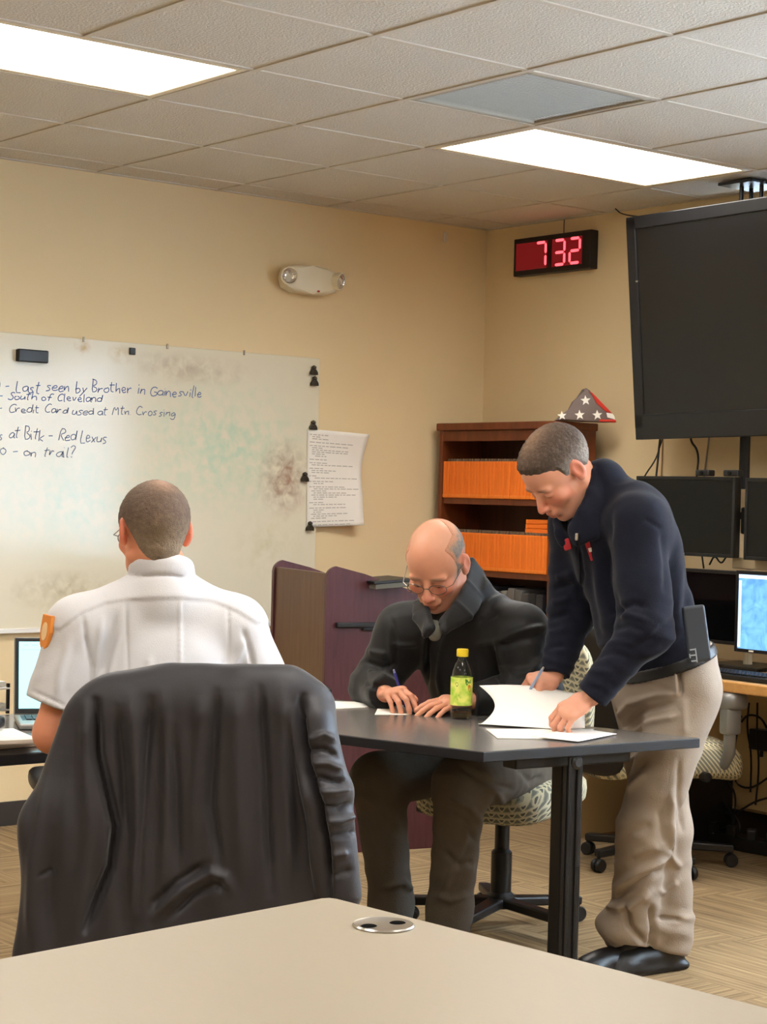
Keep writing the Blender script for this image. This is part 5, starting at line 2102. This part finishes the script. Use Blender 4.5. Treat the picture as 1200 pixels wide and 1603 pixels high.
sdf_object('trousers', T, .0046, M_KHAKI, p_st, disp=creases([
    ([(978, 1058), (1020, 1070), (1058, 1084)], -0.0087, 4.2), ([(962, 1128), (985, 1100), (1030, 1088), (1062, 1086)], 0.0145, 5.1), ([(975, 1140), (1005, 1112), (1055, 1100)], -0.0116, 4.2), ([(985, 1150), (1020, 1130), (1060, 1120)], 0.0116, 5.1),
    ([(962, 1110), (968, 1140)], -0.0145, 4.2), ([(1063, 1050), (1066, 1088)], -0.0203, 3.4), ([(1056, 1048), (1060, 1086)], 0.0087, 3.4), ([(1068, 1090), (1070, 1150)], 0.0058, 6.8), ([(1015, 1025), (1018, 1070)], -0.0058, 4.2),
    ([(972, 1205), (1000, 1180)], 0.0116, 4.2), ([(975, 1222), (1012, 1190)], -0.0116, 4.2), ([(980, 1240), (1010, 1210)], 0.0101, 5.1), ([(1062, 1190), (1060, 1250), (1068, 1300)], -0.0087, 4.2), ([(1050, 1240), (1046, 1290), (1052, 1340)], 0.0145, 5.1),
    ([(1030, 1270), (1040, 1320)], -0.0087, 6.0), ([(958, 1395), (1000, 1362), (1046, 1340)], 0.0174, 6.0), ([(950, 1412), (1005, 1380), (1040, 1362)], -0.0174, 5.1), ([(945, 1418), (985, 1420), (1018, 1395)], 0.0174, 6.0), ([(975, 1410), (985, 1450), (1010, 1478)], -0.0174, 5.1),
    ([(1020, 1420), (1022, 1460), (1016, 1488)], -0.0203, 4.2), ([(1030, 1436), (1066, 1440)], -0.0145, 3.4), ([(1032, 1400), (1062, 1380)], 0.0116, 5.1), ([(1040, 1330), (1066, 1360)], 0.0101, 5.1), ([(990, 1340), (1030, 1320)], 0.0087, 6.8), ([(975, 1310), (1020, 1290)], -0.0072, 6.8)], folds([
    (kn_l * .35 + an_l * .65, (.35, .1, 1), .075, .006, .15), (kn_r * .4 + an_r * .6, (.3, .1, 1), .085, .006, .15), (kn_l, (.4, .0, 1), .07, .005, .12), (an_l + np.array([0, 0, .06]), (.5, 0, 1), .055, .006, .10),
    (an_r + np.array([0, 0, .06]), (.3, 0, 1), .05, .006, .09),
    (hip_l + np.array([.0, -.05, -.2]), (-.6, 0, 1), .08, .004, .13)], .004, 21, (8, 8, 4))))
# side pocket welt and belt
sdf_object('belt', T, .005, M_BLACK, p_st, post=lambda P, d: np.maximum(d - .007, np.abs((P - s_pel - s_a * .055) @ s_a) - .017))
pw0, pw1 = s_pel + SL * .172 - np.array([0, 0, .10]) - SF * .02, s_pel + SL * .155 - np.array([-.03, 0, .20])
for an, kn in ((an_l, kn_l), (an_r, kn_r)):
    shoe(p_st, an + SF * .03, SF + SL * (.12 if an is an_l else -.05), mat('black_leather', (20, 19, 19), .42))
# radio holster on his left hip
rp = D(1092, 990, 5.20)
rq0, rq1 = D(1084, 950, 5.26), D(1095, 1034, 5.25)
rz_ = unit(rq0 - rq1)
rx_ = unit(np.cross(rz_, -FW))
RM = Matrix(np.stack([rx_, np.cross(rz_, rx_), rz_], 1).tolist())
rad = thing('phone_holster', 'dark grey phone case clipped on the hip of the standing man', 'phone case', (rq0 + rq1) / 2, mtx=Matrix.Translation(Vector(((rq0 + rq1) / 2).tolist())) @ RM.to_4x4())
MB().box((0, 0, 0), (.064, .030, .160), .008, seg=3).build('case', mat('slate_rubber', (50, 56, 64), .55), rad)
MB().box((0, .022, .05), (.03, .02, .06), .004).build('belt_clip', M_BLACK, rad)
dm = MB()
for k in range(3):
    dm.box((-.020 + .0, -.0175, -.075 + .016 * k), (.014, .002, .004))
dm.box((-.011, -.0175, -.06), (.003, .002, .040))
dm.box((-.029, -.0175, -.06), (.003, .002, .012))
dm.build('camera_print', mat('pale_print', (150, 158, 166), .5), rad)
pen('pen', 'silver blue pen in the right hand of the standing man', D(822, 1092, 5.535), D(849, 1047, 5.525), mat('silver_blue', (150, 166, 196), .35, metal=.4), M_CHROME)

# ================================================================== the seated man in the black jacket
MF = unit(np.array([-.897, -.442, 0]))
ML = np.array([.442, -.897, 0])
m_pel = np.array([-2.08, -2.47, .57])
m_neck = D(735, 935, 5.86)
m_head = D(683, 884, 5.74)
M_SC = 1.10
m_a = unit(m_neck - m_pel)
m_f = unit(MF - (MF @ m_a) * m_a)
MR = np.stack([ML, m_f, m_a], 1)
msh_l, mel_l, mwr_l = D(812, 992, 5.78), D(840, 1078, 5.74), D(738, 1097, 5.67)
msh_r, mel_r, mwr_r = D(634, 990, 5.94), D(585, 1075, 5.96), D(603, 1086, 5.76)
mhp_l, mkn_l, man_l = m_pel + ML * .10 - np.array([0, 0, .02]), D(722, 1228, 5.52), D(703, 1420, 5.62)
mhp_r, mkn_r, man_r = m_pel - ML * .10 - np.array([0, 0, .02]), D(592, 1222, 5.72), D(612, 1410, 5.80)
mF = unit(np.array([-.86, -.50, 0]) * .80 + np.array([0, 0, -.60]))
m_HR = frame(mF, (-.5, -.3, .8))
p_me = person('seated balding man with glasses and a black jacket writing at the charcoal table', (m_pel[0], m_pel[1], 0))
B = Sdf()
head_prims(B, m_head, m_HR, sc=M_SC)
B.cap(m_head + m_HR @ np.array([0, -.03, -.05]), m_neck - m_a * .03, .058, .064, .03)
for f_ in ((.13, .09, .14, .02), (.13, .10, .16, .20), (.15, .10, .16, .36)):
    B.ell(m_pel + m_a * f_[3], f_[:3], MR, .05)
for sh, el, wr in ((msh_l, mel_l, mwr_l), (msh_r, mel_r, mwr_r)):
    B.cap(m_neck - m_a * .06, sh, .06, .05, .04)
    B.cap(sh, el, .048, .038, .02)
    B.cap(el, wr, .038, .027, .02)
for hp, kn, an in ((mhp_l, mkn_l, man_l), (mhp_r, mkn_r, man_r)):
    B.cap(hp, kn, .075, .05, .04)
    B.cap(kn, an, .048, .034, .02)
    B.ell(np.array([an[0], an[1], .045]) + MF * .06, (.03, .08, .025), frame(MF), .02)
    B.cap(an, np.array([an[0], an[1], .06]), .034, .03, .02)
dmr = D(622, 1083, 5.665) - mwr_r
mtips, mth = hand_prims(B, mwr_r, dmr, (-.30, -.35, .9), 1, [(.5, .8, .4), (.6, .85, .5), (.75, .8, .5), (.8, .7, .5)], 1.0, thumb=(.8, .45, .35))
dml = D(700, 1099, 5.63) - mwr_l
hand_prims(B, mwr_l, dml, (-.15, -.2, 1), -1, [(.22, .28, .2), (.25, .3, .2), (.28, .32, .2), (.3, .35, .2)], 1.0, thumb=(.8, .5, .25), spread=.10)


def m_bald(x, y, z):
    nz = .012 * noise3(np.stack([x, y, z], 1) * 60, 77)
    side = sstep(.030, .062, np.abs(x) + nz) * sstep(.105, .055, z + nz) * sstep(.045, .018, y + nz) * sstep(-.035, -.012, z)
    back = sstep(-.02, -.06, y + nz) * sstep(.115, .06, z) * sstep(-.075, -.055, z)
    top = .22 * sstep(.05, .10, z) * sstep(.07, .02, y)
    ear = 1 - sstep(.0765, .0785, np.abs(x)) * (z < .042)
    return np.maximum(np.maximum(side, back) * .9, top) * ear


m_body_col = skin_color(m_head, m_HR, (216, 152, 122), (206, 116, 94), sc=M_SC, stubble=.3, bald=(lc3((176, 150, 124)), m_bald))
sdf_object('body', B, .0036, M_SKIN, p_me, color=m_body_col)
eyeballs(p_me, m_head, m_HR, M_SC)


def m_hair_col(V):
    q = (V - m_head) @ m_HR / M_SC
    n = noise3(V * 160, 14) * .5 + noise3(V * 420, 18) * .5
    C = mixc(np.tile(lc3((158, 152, 146)), (len(V), 1)), lc3((112, 104, 100)), .5 + .5 * n)
    return mixc(m_body_col(V), C, sstep(.35, .95, m_bald(q[:, 0], q[:, 1], q[:, 2]) + .12 * n))


hair(p_me, m_head, m_HR, [-.070, -.065, -.045, .005, .012, -.018, -.025, .03, .12, .16, .2], .0028, m_hair_col, sc=M_SC, name='hair_fringe')
glasses(p_me, m_head, m_HR, M_SC)
M_BJ = mat('black_softshell', (30, 30, 31), .62, var=.10, vscale=40, bump=.15, bscale=220, spec=.35, sheen=.15)
J = Sdf()
J.ell(m_pel + m_a * .34, (.205, .135, .20), MR, .05)
J.ell(m_pel + m_a * .16 + m_f * .02, (.19, .150, .18), MR, .05)
J.ell(m_pel + m_a * .02, (.185, .14, .10), MR, .05)
for sh, el, wr in ((msh_l, mel_l, mwr_l), (msh_r, mel_r, mwr_r)):
    J.cap(m_neck - m_a * .065, sh, .088, .084, .05)
    J.cap(sh, el, .088, .074, .05)
    J.cap(el, wr + (wr - el) * .02, .072, .050, .035)
J.cap(m_neck - m_a * .06, m_neck + m_a * .01 + m_f * .01, .092, .080, .03)
# open front: dark placket trough and the collar opening
J.ell(m_neck + m_a * .09 + m_f * .07, (.058, .066, .10), MR, .015, 1)

# placket edges, pocket flaps, shoulder seams as raised ridges
ctr = m_neck * .35 + m_pel * .65


def on_jacket(px, py, off=0.0):
    v = unit(ray(px, py))
    r_ = ray(px, py)
    for dep in np.linspace(5.35, 6.1, 300):
        P_ = CAM + r_ * dep
        d_ = J.ev(P_[None, None, :], P_[None, :], .01)[0, 0]
        if d_ < .002:
            return P_ - r_ * off
    return CAM + r_ * 5.7


RDG = ((((700, 985), (690, 1020), (686, 1060), (690, 1090)), .008), (((668, 965), (664, 1010), (662, 1050), (660, 1085)), .008),
                (((612, 1007), (632, 1011), (655, 1009)), .006), (((742, 1010), (775, 1003), (806, 1000)), .005),
                (((790, 995), (820, 985), (850, 982)), .004), (((782, 1002), (784, 1030), (795, 1050)), .004),
                (((614, 970), (610, 1000), (612, 1040)), .004))
M_CR = [(p_, .007 if r_ > .0045 else .004, 4) for p_, r_ in RDG] + [
    ([(672, 985), (668, 1040), (666, 1095)], -0.0150, 3.6), ([(570, 1035), (600, 1045), (612, 1040)], -0.0150, 4.5), ([(575, 1052), (606, 1060)], 0.0112, 5.4), ([(570, 1070), (600, 1078)], -0.0125, 4.5), ([(578, 1020), (606, 1025)], 0.0100, 5.4),
    ([(590, 1092), (600, 1075)], -0.0075, 3.6), ([(780, 1000), (815, 988), (852, 980)], 0.0100, 4.5), ([(782, 1012), (815, 1002), (850, 996)], -0.0100, 5.4), ([(778, 1003), (786, 1040), (800, 1065)], 0.0100, 4.5), ([(770, 1010), (776, 1050), (788, 1075)], -0.0100, 4.5),
    ([(800, 1060), (830, 1050), (852, 1030)], 0.0088, 5.4), ([(810, 1078), (840, 1070)], -0.0075, 4.5), ([(745, 960), (770, 940), (800, 930)], 0.0075, 5.4), ([(750, 975), (780, 960)], -0.0063, 5.4), ([(735, 1030), (745, 1070), (742, 1100)], -0.0075, 6.3), ([(612, 965), (620, 1000), (618, 1050)], -0.0063, 3.6)]
for sh, el, wr in ((msh_l, mel_l, mwr_l), (msh_r, mel_r, mwr_r)):
    J.cut(wr - unit(wr - el) * .002, wr - el, .09)
J.cut(m_neck + m_a * .055 + m_f * .0, m_a + m_f * .30, .13)
cloth_band(J, [D(738, 876, 5.84), D(731, 912, 5.76), D(714, 944, 5.68), D(690, 974, 5.61)], [D(756, 902, 5.87), D(751, 936, 5.78), D(735, 966, 5.68), D(695, 988, 5.60)], .0085, .007)
cloth_band(J, [D(735, 880, 5.90), D(690, 912, 5.88), D(668, 940, 5.76), D(667, 955, 5.70), D(676, 982, 5.63)], [D(735, 905, 5.93), D(668, 925, 5.92), D(650, 945, 5.79), D(650, 968, 5.71), D(667, 992, 5.64)], .0085, .007)
J.ell(D(681, 966, 5.57), (.017, .045, .050), MR, .008, 1)
sdf_object('jacket', J, .0047, M_BJ, p_me, disp=creases(M_CR, folds([
    (mel_l, mwr_l - mel_l, .06, .005, .12), (mel_r, (.3, 0, 1), .05, .005, .12),
    (m_pel + m_a * .2 + m_f * .1, (1, .4, .3), .09, .004, .16)], .003, 31)))
# shirt at the open neck
K = Sdf()
K.ell(m_neck - m_a * .035 + m_f * .035, (.080, .070, .065), MR, .02)
K.cap(D(689, 962, 5.735), D(680, 994, 5.70), .024, .020, .02)
K.cut(m_neck + m_a * .02 + m_f * .0, m_a + m_f * .2, .2)
sdf_object('shirt', K, .005, mat('grey_green_shirt', (128, 126, 114), .85, bump=.2), p_me)
M_GT = mat('grey_brown_twill', (92, 84, 74), .85, var=.08, vscale=30, bump=.25, bscale=260, spec=.2)
T = Sdf()
T.ell(m_pel - np.array([0, 0, .0]), (.18, .16, .11), frame(MF), .05)
for hp, kn, an in ((mhp_l, mkn_l, man_l), (mhp_r, mkn_r, man_r)):
    T.cap(hp, kn, .098, .080, .04)
    T.cap(kn, an, .080, .066, .04)
    T.cap(an, np.array([an[0], an[1], .06]) + MF * .015, .066, .070, .03)
    T.cut(np.array([an[0], an[1], .035]), np.array([0, 0, -1]) + MF * .2, .2)
sdf_object('trousers', T, .006, M_GT, p_me, disp=creases([([(720, 1200), (760, 1225), (800, 1235)], -0.0105, 5.4), ([(740, 1205), (775, 1240), (790, 1262)], 0.0090, 5.4), ([(700, 1245), (735, 1262), (752, 1290)], 0.0120, 5.4), ([(690, 1262), (725, 1285), (745, 1320)], -0.0105, 5.4),
    ([(735, 1290), (715, 1340), (690, 1400)], 0.0090, 6.3), ([(690, 1330), (720, 1355), (742, 1350)], -0.0090, 5.4), ([(680, 1400), (705, 1410), (735, 1400)], 0.0105, 5.4), ([(560, 1240), (600, 1260), (628, 1300)], 0.0090, 7.2), ([(600, 1390), (630, 1380), (645, 1395)], 0.0120, 5.4), ([(810, 1200), (830, 1225), (850, 1215)], -0.0105, 5.4)], folds([
    (mkn_l, (.3, .3, 1), .06, .004, .12), (mkn_l * .4 + man_l * .6, (.4, .2, 1), .07, .004, .13), (mkn_l * .5 + mhp_l * .5, mkn_l - mhp_l, .06, .004, .13),
    (mkn_r * .4 + man_r * .6, (.4, .2, 1), .08, .004, .13)], .003, 41, (9, 9, 5))))
for an, sg in ((man_l, 1), (man_r, -1)):
    shoe(p_me, np.array([an[0], an[1], 0]), MF + ML * .15 * sg, mat('dark_boot', (30, 27, 25), .5))
pen('pen', 'blue pen in the right hand of the seated man', onz(636, 1112, TZ), onz(636, 1112, TZ) + (D(617, 1052, 5.70) - onz(636, 1112, TZ)), mat('blue_pen', (52, 56, 150), .35), mat('blue_pen_cap', (150, 160, 200), .3))

# ================================================================== the man in the white shirt, seen from behind
WF = np.array([.403, .915, 0])
WL = np.array([-.915, .403, 0])
w_pel = D(262, 1290, 4.50)
w_pel[2] = .56
w_neck = D(253, 900, 4.50)
w_head = D(240, 833, 4.50)
w_a = unit(w_neck - w_pel)
w_f = unit(WF - (WF @ w_a) * w_a)
WR = np.stack([WL, w_f, w_a], 1)
wsh_l, wel_l, wwr_l = D(126, 985, 4.45), D(84, 1148, 4.42), D(112, 1140, 4.66)
wsh_r, wel_r, wwr_r = D(366, 985, 4.55), D(424, 1130, 4.58), D(372, 1130, 4.80)
wl_hp, wl_kn, wl_an = w_pel + WL * .10, w_pel + WL * .13 + WF * .42 + np.array([0, 0, .0]), w_pel + WL * .13 + WF * .44
wl_an[2] = .09
wr_hp, wr_kn, wr_an = w_pel - WL * .10, w_pel - WL * .13 + WF * .42, w_pel - WL * .13 + WF * .44
wr_an[2] = .09
hw = math.radians(26)
wF = np.array([FW[0] * math.cos(hw) - FW[1] * math.sin(hw), FW[0] * math.sin(hw) + FW[1] * math.cos(hw), -.13])
w_HR = frame(wF)
p_wh = person('man in a white short-sleeved uniform shirt seated with his back to the camera', (w_pel[0], w_pel[1], 0))
B = Sdf()
head_prims(B, w_head, w_HR)
B.cap(w_head + w_HR @ np.array([0, -.028, -.05]), w_neck - w_a * .03, .050, .056, .025)
for f_ in ((.13, .09, .14, .02), (.13, .09, .16, .20), (.15, .09, .16, .36)):
    B.ell(w_pel + w_a * f_[3], f_[:3], WR, .05)
for sh, el, wr in ((wsh_l, wel_l, wwr_l), (wsh_r, wel_r, wwr_r)):
    B.cap(w_neck - w_a * .06, sh, .06, .052, .04)
    B.cap(sh, el, .052, .046, .02)
    B.cap(el, wr, .047, .030, .02)
    hand_prims(B, wr, wr - el + np.array([0, 0, -.02]), (0, 0, 1), -1 if sh is wsh_l else 1, [(.2, .35, .3)] * 4, 1.0)
for hp, kn, an in ((wl_hp, wl_kn, wl_an), (wr_hp, wr_kn, wr_an)):
    B.cap(hp, kn, .075, .05, .04)
    B.cap(kn, an, .048, .034, .02)
    B.ell(an + WF * .06 - np.array([0, 0, .05]), (.035, .09, .03), frame(WF), .02)
sdf_object('body', B, .0038, M_SKIN, p_wh, color=skin_color(w_head, w_HR, (222, 148, 114), (216, 104, 84), stubble=.15))
eyeballs(p_wh, w_head, w_HR)


def w_hair_col(V):
    q = (V - w_head) @ w_HR
    n = noise3(V * 150, 24) * .5 + noise3(V * 420, 28) * .5
    C = mixc(np.tile(lc3((112, 94, 82)), (len(V), 1)), lc3((150, 132, 110)), sstep(.05, -.03, q[:, 2]) * .7 + .3 * n)
    C = mixc(C, lc3((180, 144, 122)), .8 * np.exp(-((q[:, 0] / .026) ** 2 + ((q[:, 1] + .065) / .035) ** 2)) * sstep(.07, .095, q[:, 2]))
    return C * (1 + .15 * n)[:, None]


hair(p_wh, w_head, w_HR, [-.075, -.072, -.060, -.005, .010, -.015, -.025, .035, .064, .080, .095], .0052, w_hair_col, neck=(w_neck - w_a * .03, .050, .056))
glasses(p_wh, w_head, w_HR)
M_SHIRT = mat('white_uniform_cotton', (202, 200, 202), .8, var=.015, vscale=30, bump=.12, bscale=300, spec=.2)
J = Sdf()
J.ell(w_pel + w_a * .33, (.190, .115, .21), WR, .05)
J.ell(w_pel + w_a * .14, (.172, .125, .20), WR, .05)
J.ell(w_pel + w_a * .27 - w_f * .004, (.178, .120, .30), WR, .06)
J.ell(w_pel + w_a * .0, (.17, .125, .12), WR, .05)
for sh, el, sg in ((wsh_l, wel_l, 1), (wsh_r, wel_r, -1)):
    J.cap(w_neck - w_a * .055, sh, .072, .072, .05)
    J.cap(sh, sh + (el - sh) * .80, .076, .086, .03)
    J.cut(sh + (el - sh) * .76, el - sh + np.array([0, 0, -.03]) + (WL * sg) * .05, .14)
J.cap(w_neck - w_a * .06 - w_f * .01, w_neck - w_a * .01, .079, .064, .02)
for h_ in (.0, .010, .020):                  # folded collar
    rg = [w_neck + w_a * (h_ + .004 + .014 * math.cos(t_)) - w_f * (.062 - .08 * h_) * math.cos(t_) + WL * (.062 - .08 * h_) * math.sin(t_) - w_a * .004 for t_ in np.linspace(-2.6, 2.6, 31)]
    for a_, b_ in zip(rg[:-1], rg[1:]):
        J.cap(a_, b_, .009, .009, .010)
J.cut(w_pel - w_a * .03, -w_a, .4)
YOKE = np.array([(95, 985), (125, 962), (165, 945), (200, 939), (270, 936), (330, 941), (372, 958), (400, 975)], float)


def yoke_step(V, N):
    q = px_of(V)
    yy = np.interp(q[:, 0], YOKE[:, 0], YOKE[:, 1])
    return W_FOLD(V, N) + .0045 * sstep(2.5, -2.5, q[:, 1] - yy) * (N @ FW < .1)


W_FOLD = folds([
    (wsh_l * .4 + wel_l * .6, (.3, .2, 1), .09, .004, .10), (w_pel + w_a * .22 + WL * .10, (1, -.4, -.5), .08, .003, .13)], .002, 51, (7, 7, 3))
W_CR = [([(197, 942), (198, 1000), (200, 1060)], -0.0033, 2.5), ([(281, 940), (282, 1060)], 0.0033, 2.5), ([(356, 948), (358, 1000), (355, 1060)], -0.0033, 2.5),
        ([(130, 968), (134, 1000), (143, 1045), (142, 1090)], -0.0078, 3.4), ([(160, 970), (152, 1020), (148, 1075)], 0.0078, 5.1), ([(180, 960), (168, 1010), (160, 1060)], -0.0052, 6.0), ([(190, 985), (176, 1040), (165, 1085)], 0.0052, 5.1),
        ([(380, 985), (392, 1020), (398, 1060)], -0.0104, 4.2), ([(350, 1060), (372, 1030), (385, 1000)], 0.0091, 5.1), ([(362, 1066), (384, 1040)], -0.0078, 4.2), ([(335, 1062), (352, 1035)], -0.0052, 4.2), ([(235, 1030), (232, 1062)], 0.0039, 6.0),
        ([(110, 1000), (96, 1050), (90, 1090)], 0.0065, 6.0), ([(52, 1082), (80, 1095), (106, 1107)], -0.0039, 2.5), ([(226, 903), (246, 900), (270, 901), (290, 907)], -0.0065, 2.5)]
sdf_object('shirt', J, .005, M_SHIRT, p_wh, disp=creases(W_CR, yoke_step))
# shoulder patch on the left sleeve
pc_ = on_sdf(J, 101, 985, 4.1, 4.8)
if pc_ is None:
    pc_ = D(100, 985, 4.45)
nrm = unit(WL * .93 - np.array(FW) * .20 + np.array([0, 0, .12]))
ux = unit(np.cross((0, 0, 1), nrm))
uz = np.cross(nrm, ux)
Rm = Matrix(np.stack([ux, uz, nrm], 1).tolist()).to_4x4()
pcen = wsh_l + (wel_l - wsh_l) * .06 + nrm * .0815 - np.array(p_wh.location)
PM = Matrix.Translation(Vector(pcen.tolist())) @ Rm
pp = MB().prism([(-.036, .040), (.036, .040), (.040, .0), (.028, -.034), (0, -.050), (-.028, -.034), (-.040, 0)], -.006, .0035, .002, PM).build('shoulder_patch', mat('orange_patch', (226, 140, 60), .8), p_wh)
pp['label'] = 'orange shield shoulder patch'
MB().lathe([(0, .0036), (.020, .0036), (.019, .005), (0, .005)], (0, 0, 0), 18).bm.free()
pi_ = MB().prism([(.022 * math.cos(a), .022 * math.sin(a)) for a in np.linspace(0, 2 * PI, 16, endpoint=False)], .003, .005, 0, PM).build('patch_centre', mat('pale_patch', (236, 200, 150), .8), pp)
M_NAVYT = mat('navy_trousers', (32, 34, 44), .85)
T = Sdf()
T.ell(w_pel - w_a * .02, (.178, .15, .12), frame(WF), .05)
for hp, kn, an in ((wl_hp, wl_kn, wl_an), (wr_hp, wr_kn, wr_an)):
    T.cap(hp, kn, .092, .075, .04)
    T.cap(kn, an, .074, .062, .03)
    T.cut(an - np.array([0, 0, .05]), (0, 0, -1), .2)
sdf_object('trousers', T, .008, M_NAVYT, p_wh)
for an in (wl_an, wr_an):
    shoe(p_wh, np.array([an[0], an[1], 0]), WF, mat('black_shoe', (22, 21, 21), .4))

# ================================================================== chairs in use
wc_c = D(306, 1180, 4.46)
ch_w = task_chair('black office chair under the draped jacket in front of the white-shirted man', (wc_c[0] + WF[0] * .07, wc_c[1] + WF[1] * .07, 0), WF, M_BFAB, back=(.46, .50, .46), seat_z=.46, arm_z=.685, arm_x=.335, arm_fwd=.10, base_rot=.3)
ch_m = task_chair('patterned office chair that the seated man in the black jacket sits on', (-2.06, -2.46, 0), MF, M_FAB, back=(.44, .52, .42), seat_z=.475, arms=False, base_rot=.25)
cb = onz(1024, 1354, 0)
ch_e = task_chair('empty patterned office chair at the wall desk behind the standing man', (cb[0], cb[1], 0), (.97, -.25, 0), M_FAB, back=(.47, .36, .60), seat_z=.48, arm_z=.665, arm_fwd=.13, base_rot=1.148, back_lean=.12, arm_mat=mat('grey_arm', (128, 126, 122), .4, metal=.4), arm_len=.055, seat_t=.085, seat_r=.265)

# ------------------------------------------------------------------ dark jacket draped over the near chair
DJ = Sdf()
dd = 4.16


def q_(px, py, off=0.0):
    return D(px, py, dd + off)


nrmW = unit(np.array([WF[0], WF[1], 0]))
for (a_, b_, r0, r1, fl) in (((185, 1128), (150, 1500), .085, .12, .42), ((250, 1122), (230, 1510), .09, .11, .42), ((320, 1118), (315, 1510), .09, .11, .42),
                             ((400, 1118), (410, 1500), .09, .11, .42), ((455, 1124), (480, 1480), .075, .10, .42)):
    DJ.cap(q_(*a_), q_(*b_), r0, r1, .06, flat=(nrmW, fl))
DJ.cap(q_(190, 1112, .02), q_(265, 1098, .03), .052, .052, .05)
DJ.cap(q_(265, 1098, .03), q_(450, 1096, .03), .052, .050, .05)
DJ.cap(q_(450, 1096, .03), q_(482, 1108, .03), .050, .045, .05)
# inside the coat: the far side hanging over the front of the backrest
DJ.cap(q_(230, 1130, .16), q_(235, 1250, .20), .08, .08, .05, flat=(nrmW, .4))
DJ.cap(q_(420, 1125, .16), q_(425, 1250, .20), .08, .08, .05, flat=(nrmW, .4))
# collar roll along the top
DJ.cap(q_(262, 1082, .04), q_(440, 1078, .04), .022, .022, .03)
# left sleeve, wide and flat; right sleeve, narrow and crumpled
DJ.cap(q_(148, 1140, -.01), q_(118, 1300, -.03), .060, .094, .05, flat=(nrmW, .45))
DJ.cap(q_(118, 1300, -.03), q_(100, 1490, -.03), .094, .105, .05, flat=(nrmW, .45))
DJ.cap(q_(490, 1130, -.01), q_(512, 1240, -.03), .052, .055, .018)
DJ.cap(q_(512, 1240, -.03), q_(530, 1400, -.02), .055, .048, .018)


def coat_base(V, N):
    u = (V - q_(300, 1200)) @ (RT * .97)
    z = V[:, 2]
    wob = noise3(np.stack([u * 5, z * 2.2, V[:, 1] * 0], 1), 61)
    w = sstep(.99, .80, z)
    d = .004 * w * np.sin(u * 2 * PI / .09 + 3.5 * wob + z * 4)
    return d + .0025 * noise3(V * np.array([18, 18, 9]), 62)


C_CR = [([(150, 1098), (153, 1180), (170, 1250), (181, 1295), (172, 1360), (132, 1455)], -0.0408, 6.6), ([(136, 1110), (132, 1190), (140, 1290), (120, 1450)], 0.0168, 11.5), ([(100, 1180), (84, 1300), (70, 1450)], -0.0096, 13.1), ([(70, 1230), (52, 1340), (45, 1460)], 0.0096, 8.2),
        ([(205, 1092), (212, 1180), (218, 1300), (205, 1430)], 0.0156, 10.7), ([(183, 1110), (192, 1200), (198, 1300)], -0.0120, 6.6), ([(236, 1095), (228, 1180), (222, 1290), (215, 1420)], -0.0144, 6.6), ([(258, 1085), (262, 1180), (258, 1300), (250, 1420)], 0.0120, 9.8),
        ([(270, 1140), (276, 1240), (278, 1370)], -0.0120, 7.4), ([(318, 1088), (310, 1180), (300, 1330)], 0.0144, 12.3), ([(340, 1085), (335, 1150), (330, 1260), (345, 1360)], -0.0144, 7.4), ([(372, 1082), (372, 1200), (378, 1370)], 0.0168, 13.9), ([(408, 1078), (416, 1200), (424, 1400)], -0.0156, 6.6),
        ([(440, 1080), (445, 1200), (455, 1390)], 0.0120, 10.7), ([(474, 1090), (470, 1130), (478, 1190), (500, 1260), (512, 1330), (516, 1410)], -0.0360, 5.7), ([(455, 1110), (465, 1180), (490, 1290), (500, 1400)], 0.0120, 7.4),
        ([(482, 1160), (505, 1150), (525, 1160)], 0.0120, 4.9), ([(480, 1175), (505, 1172), (530, 1182)], -0.0144, 4.1), ([(488, 1195), (512, 1196), (536, 1206)], 0.0120, 4.9), ([(492, 1215), (520, 1222), (542, 1222)], -0.0144, 4.1), ([(498, 1240), (525, 1240), (548, 1236)], 0.0132, 4.9),
        ([(502, 1262), (530, 1266), (552, 1256)], -0.0144, 4.1), ([(508, 1285), (535, 1286), (556, 1276)], 0.0120, 4.9), ([(512, 1310), (540, 1308), (558, 1300)], -0.0120, 4.1), ([(516, 1340), (545, 1336)], 0.0096, 5.7), ([(518, 1372), (550, 1362)], -0.0084, 4.9),
        ([(240, 1435), (285, 1392), (330, 1366), (352, 1372), (362, 1396)], .014, 7), ([(262, 1440), (300, 1402), (335, 1384), (352, 1392)], -.012, 6), ([(235, 1420), (280, 1378), (325, 1352)], -0.0120, 6.6), ([(60, 1372), (84, 1362)], -0.0072, 3.3)]
coat_disp = creases(C_CR, coat_base)
coat = thing('draped_jacket', 'dark grey jacket draped over the back of the near office chair', 'jacket', (wc_c[0], wc_c[1], 0))
M_COAT = mat('charcoal_nylon', (44, 42, 46), .5, var=.05, vscale=30, bump=.10, bscale=300, spec=.4, sheen=.2)
sdf_object('cloth', DJ, .0048, M_COAT, coat, disp=coat_disp)
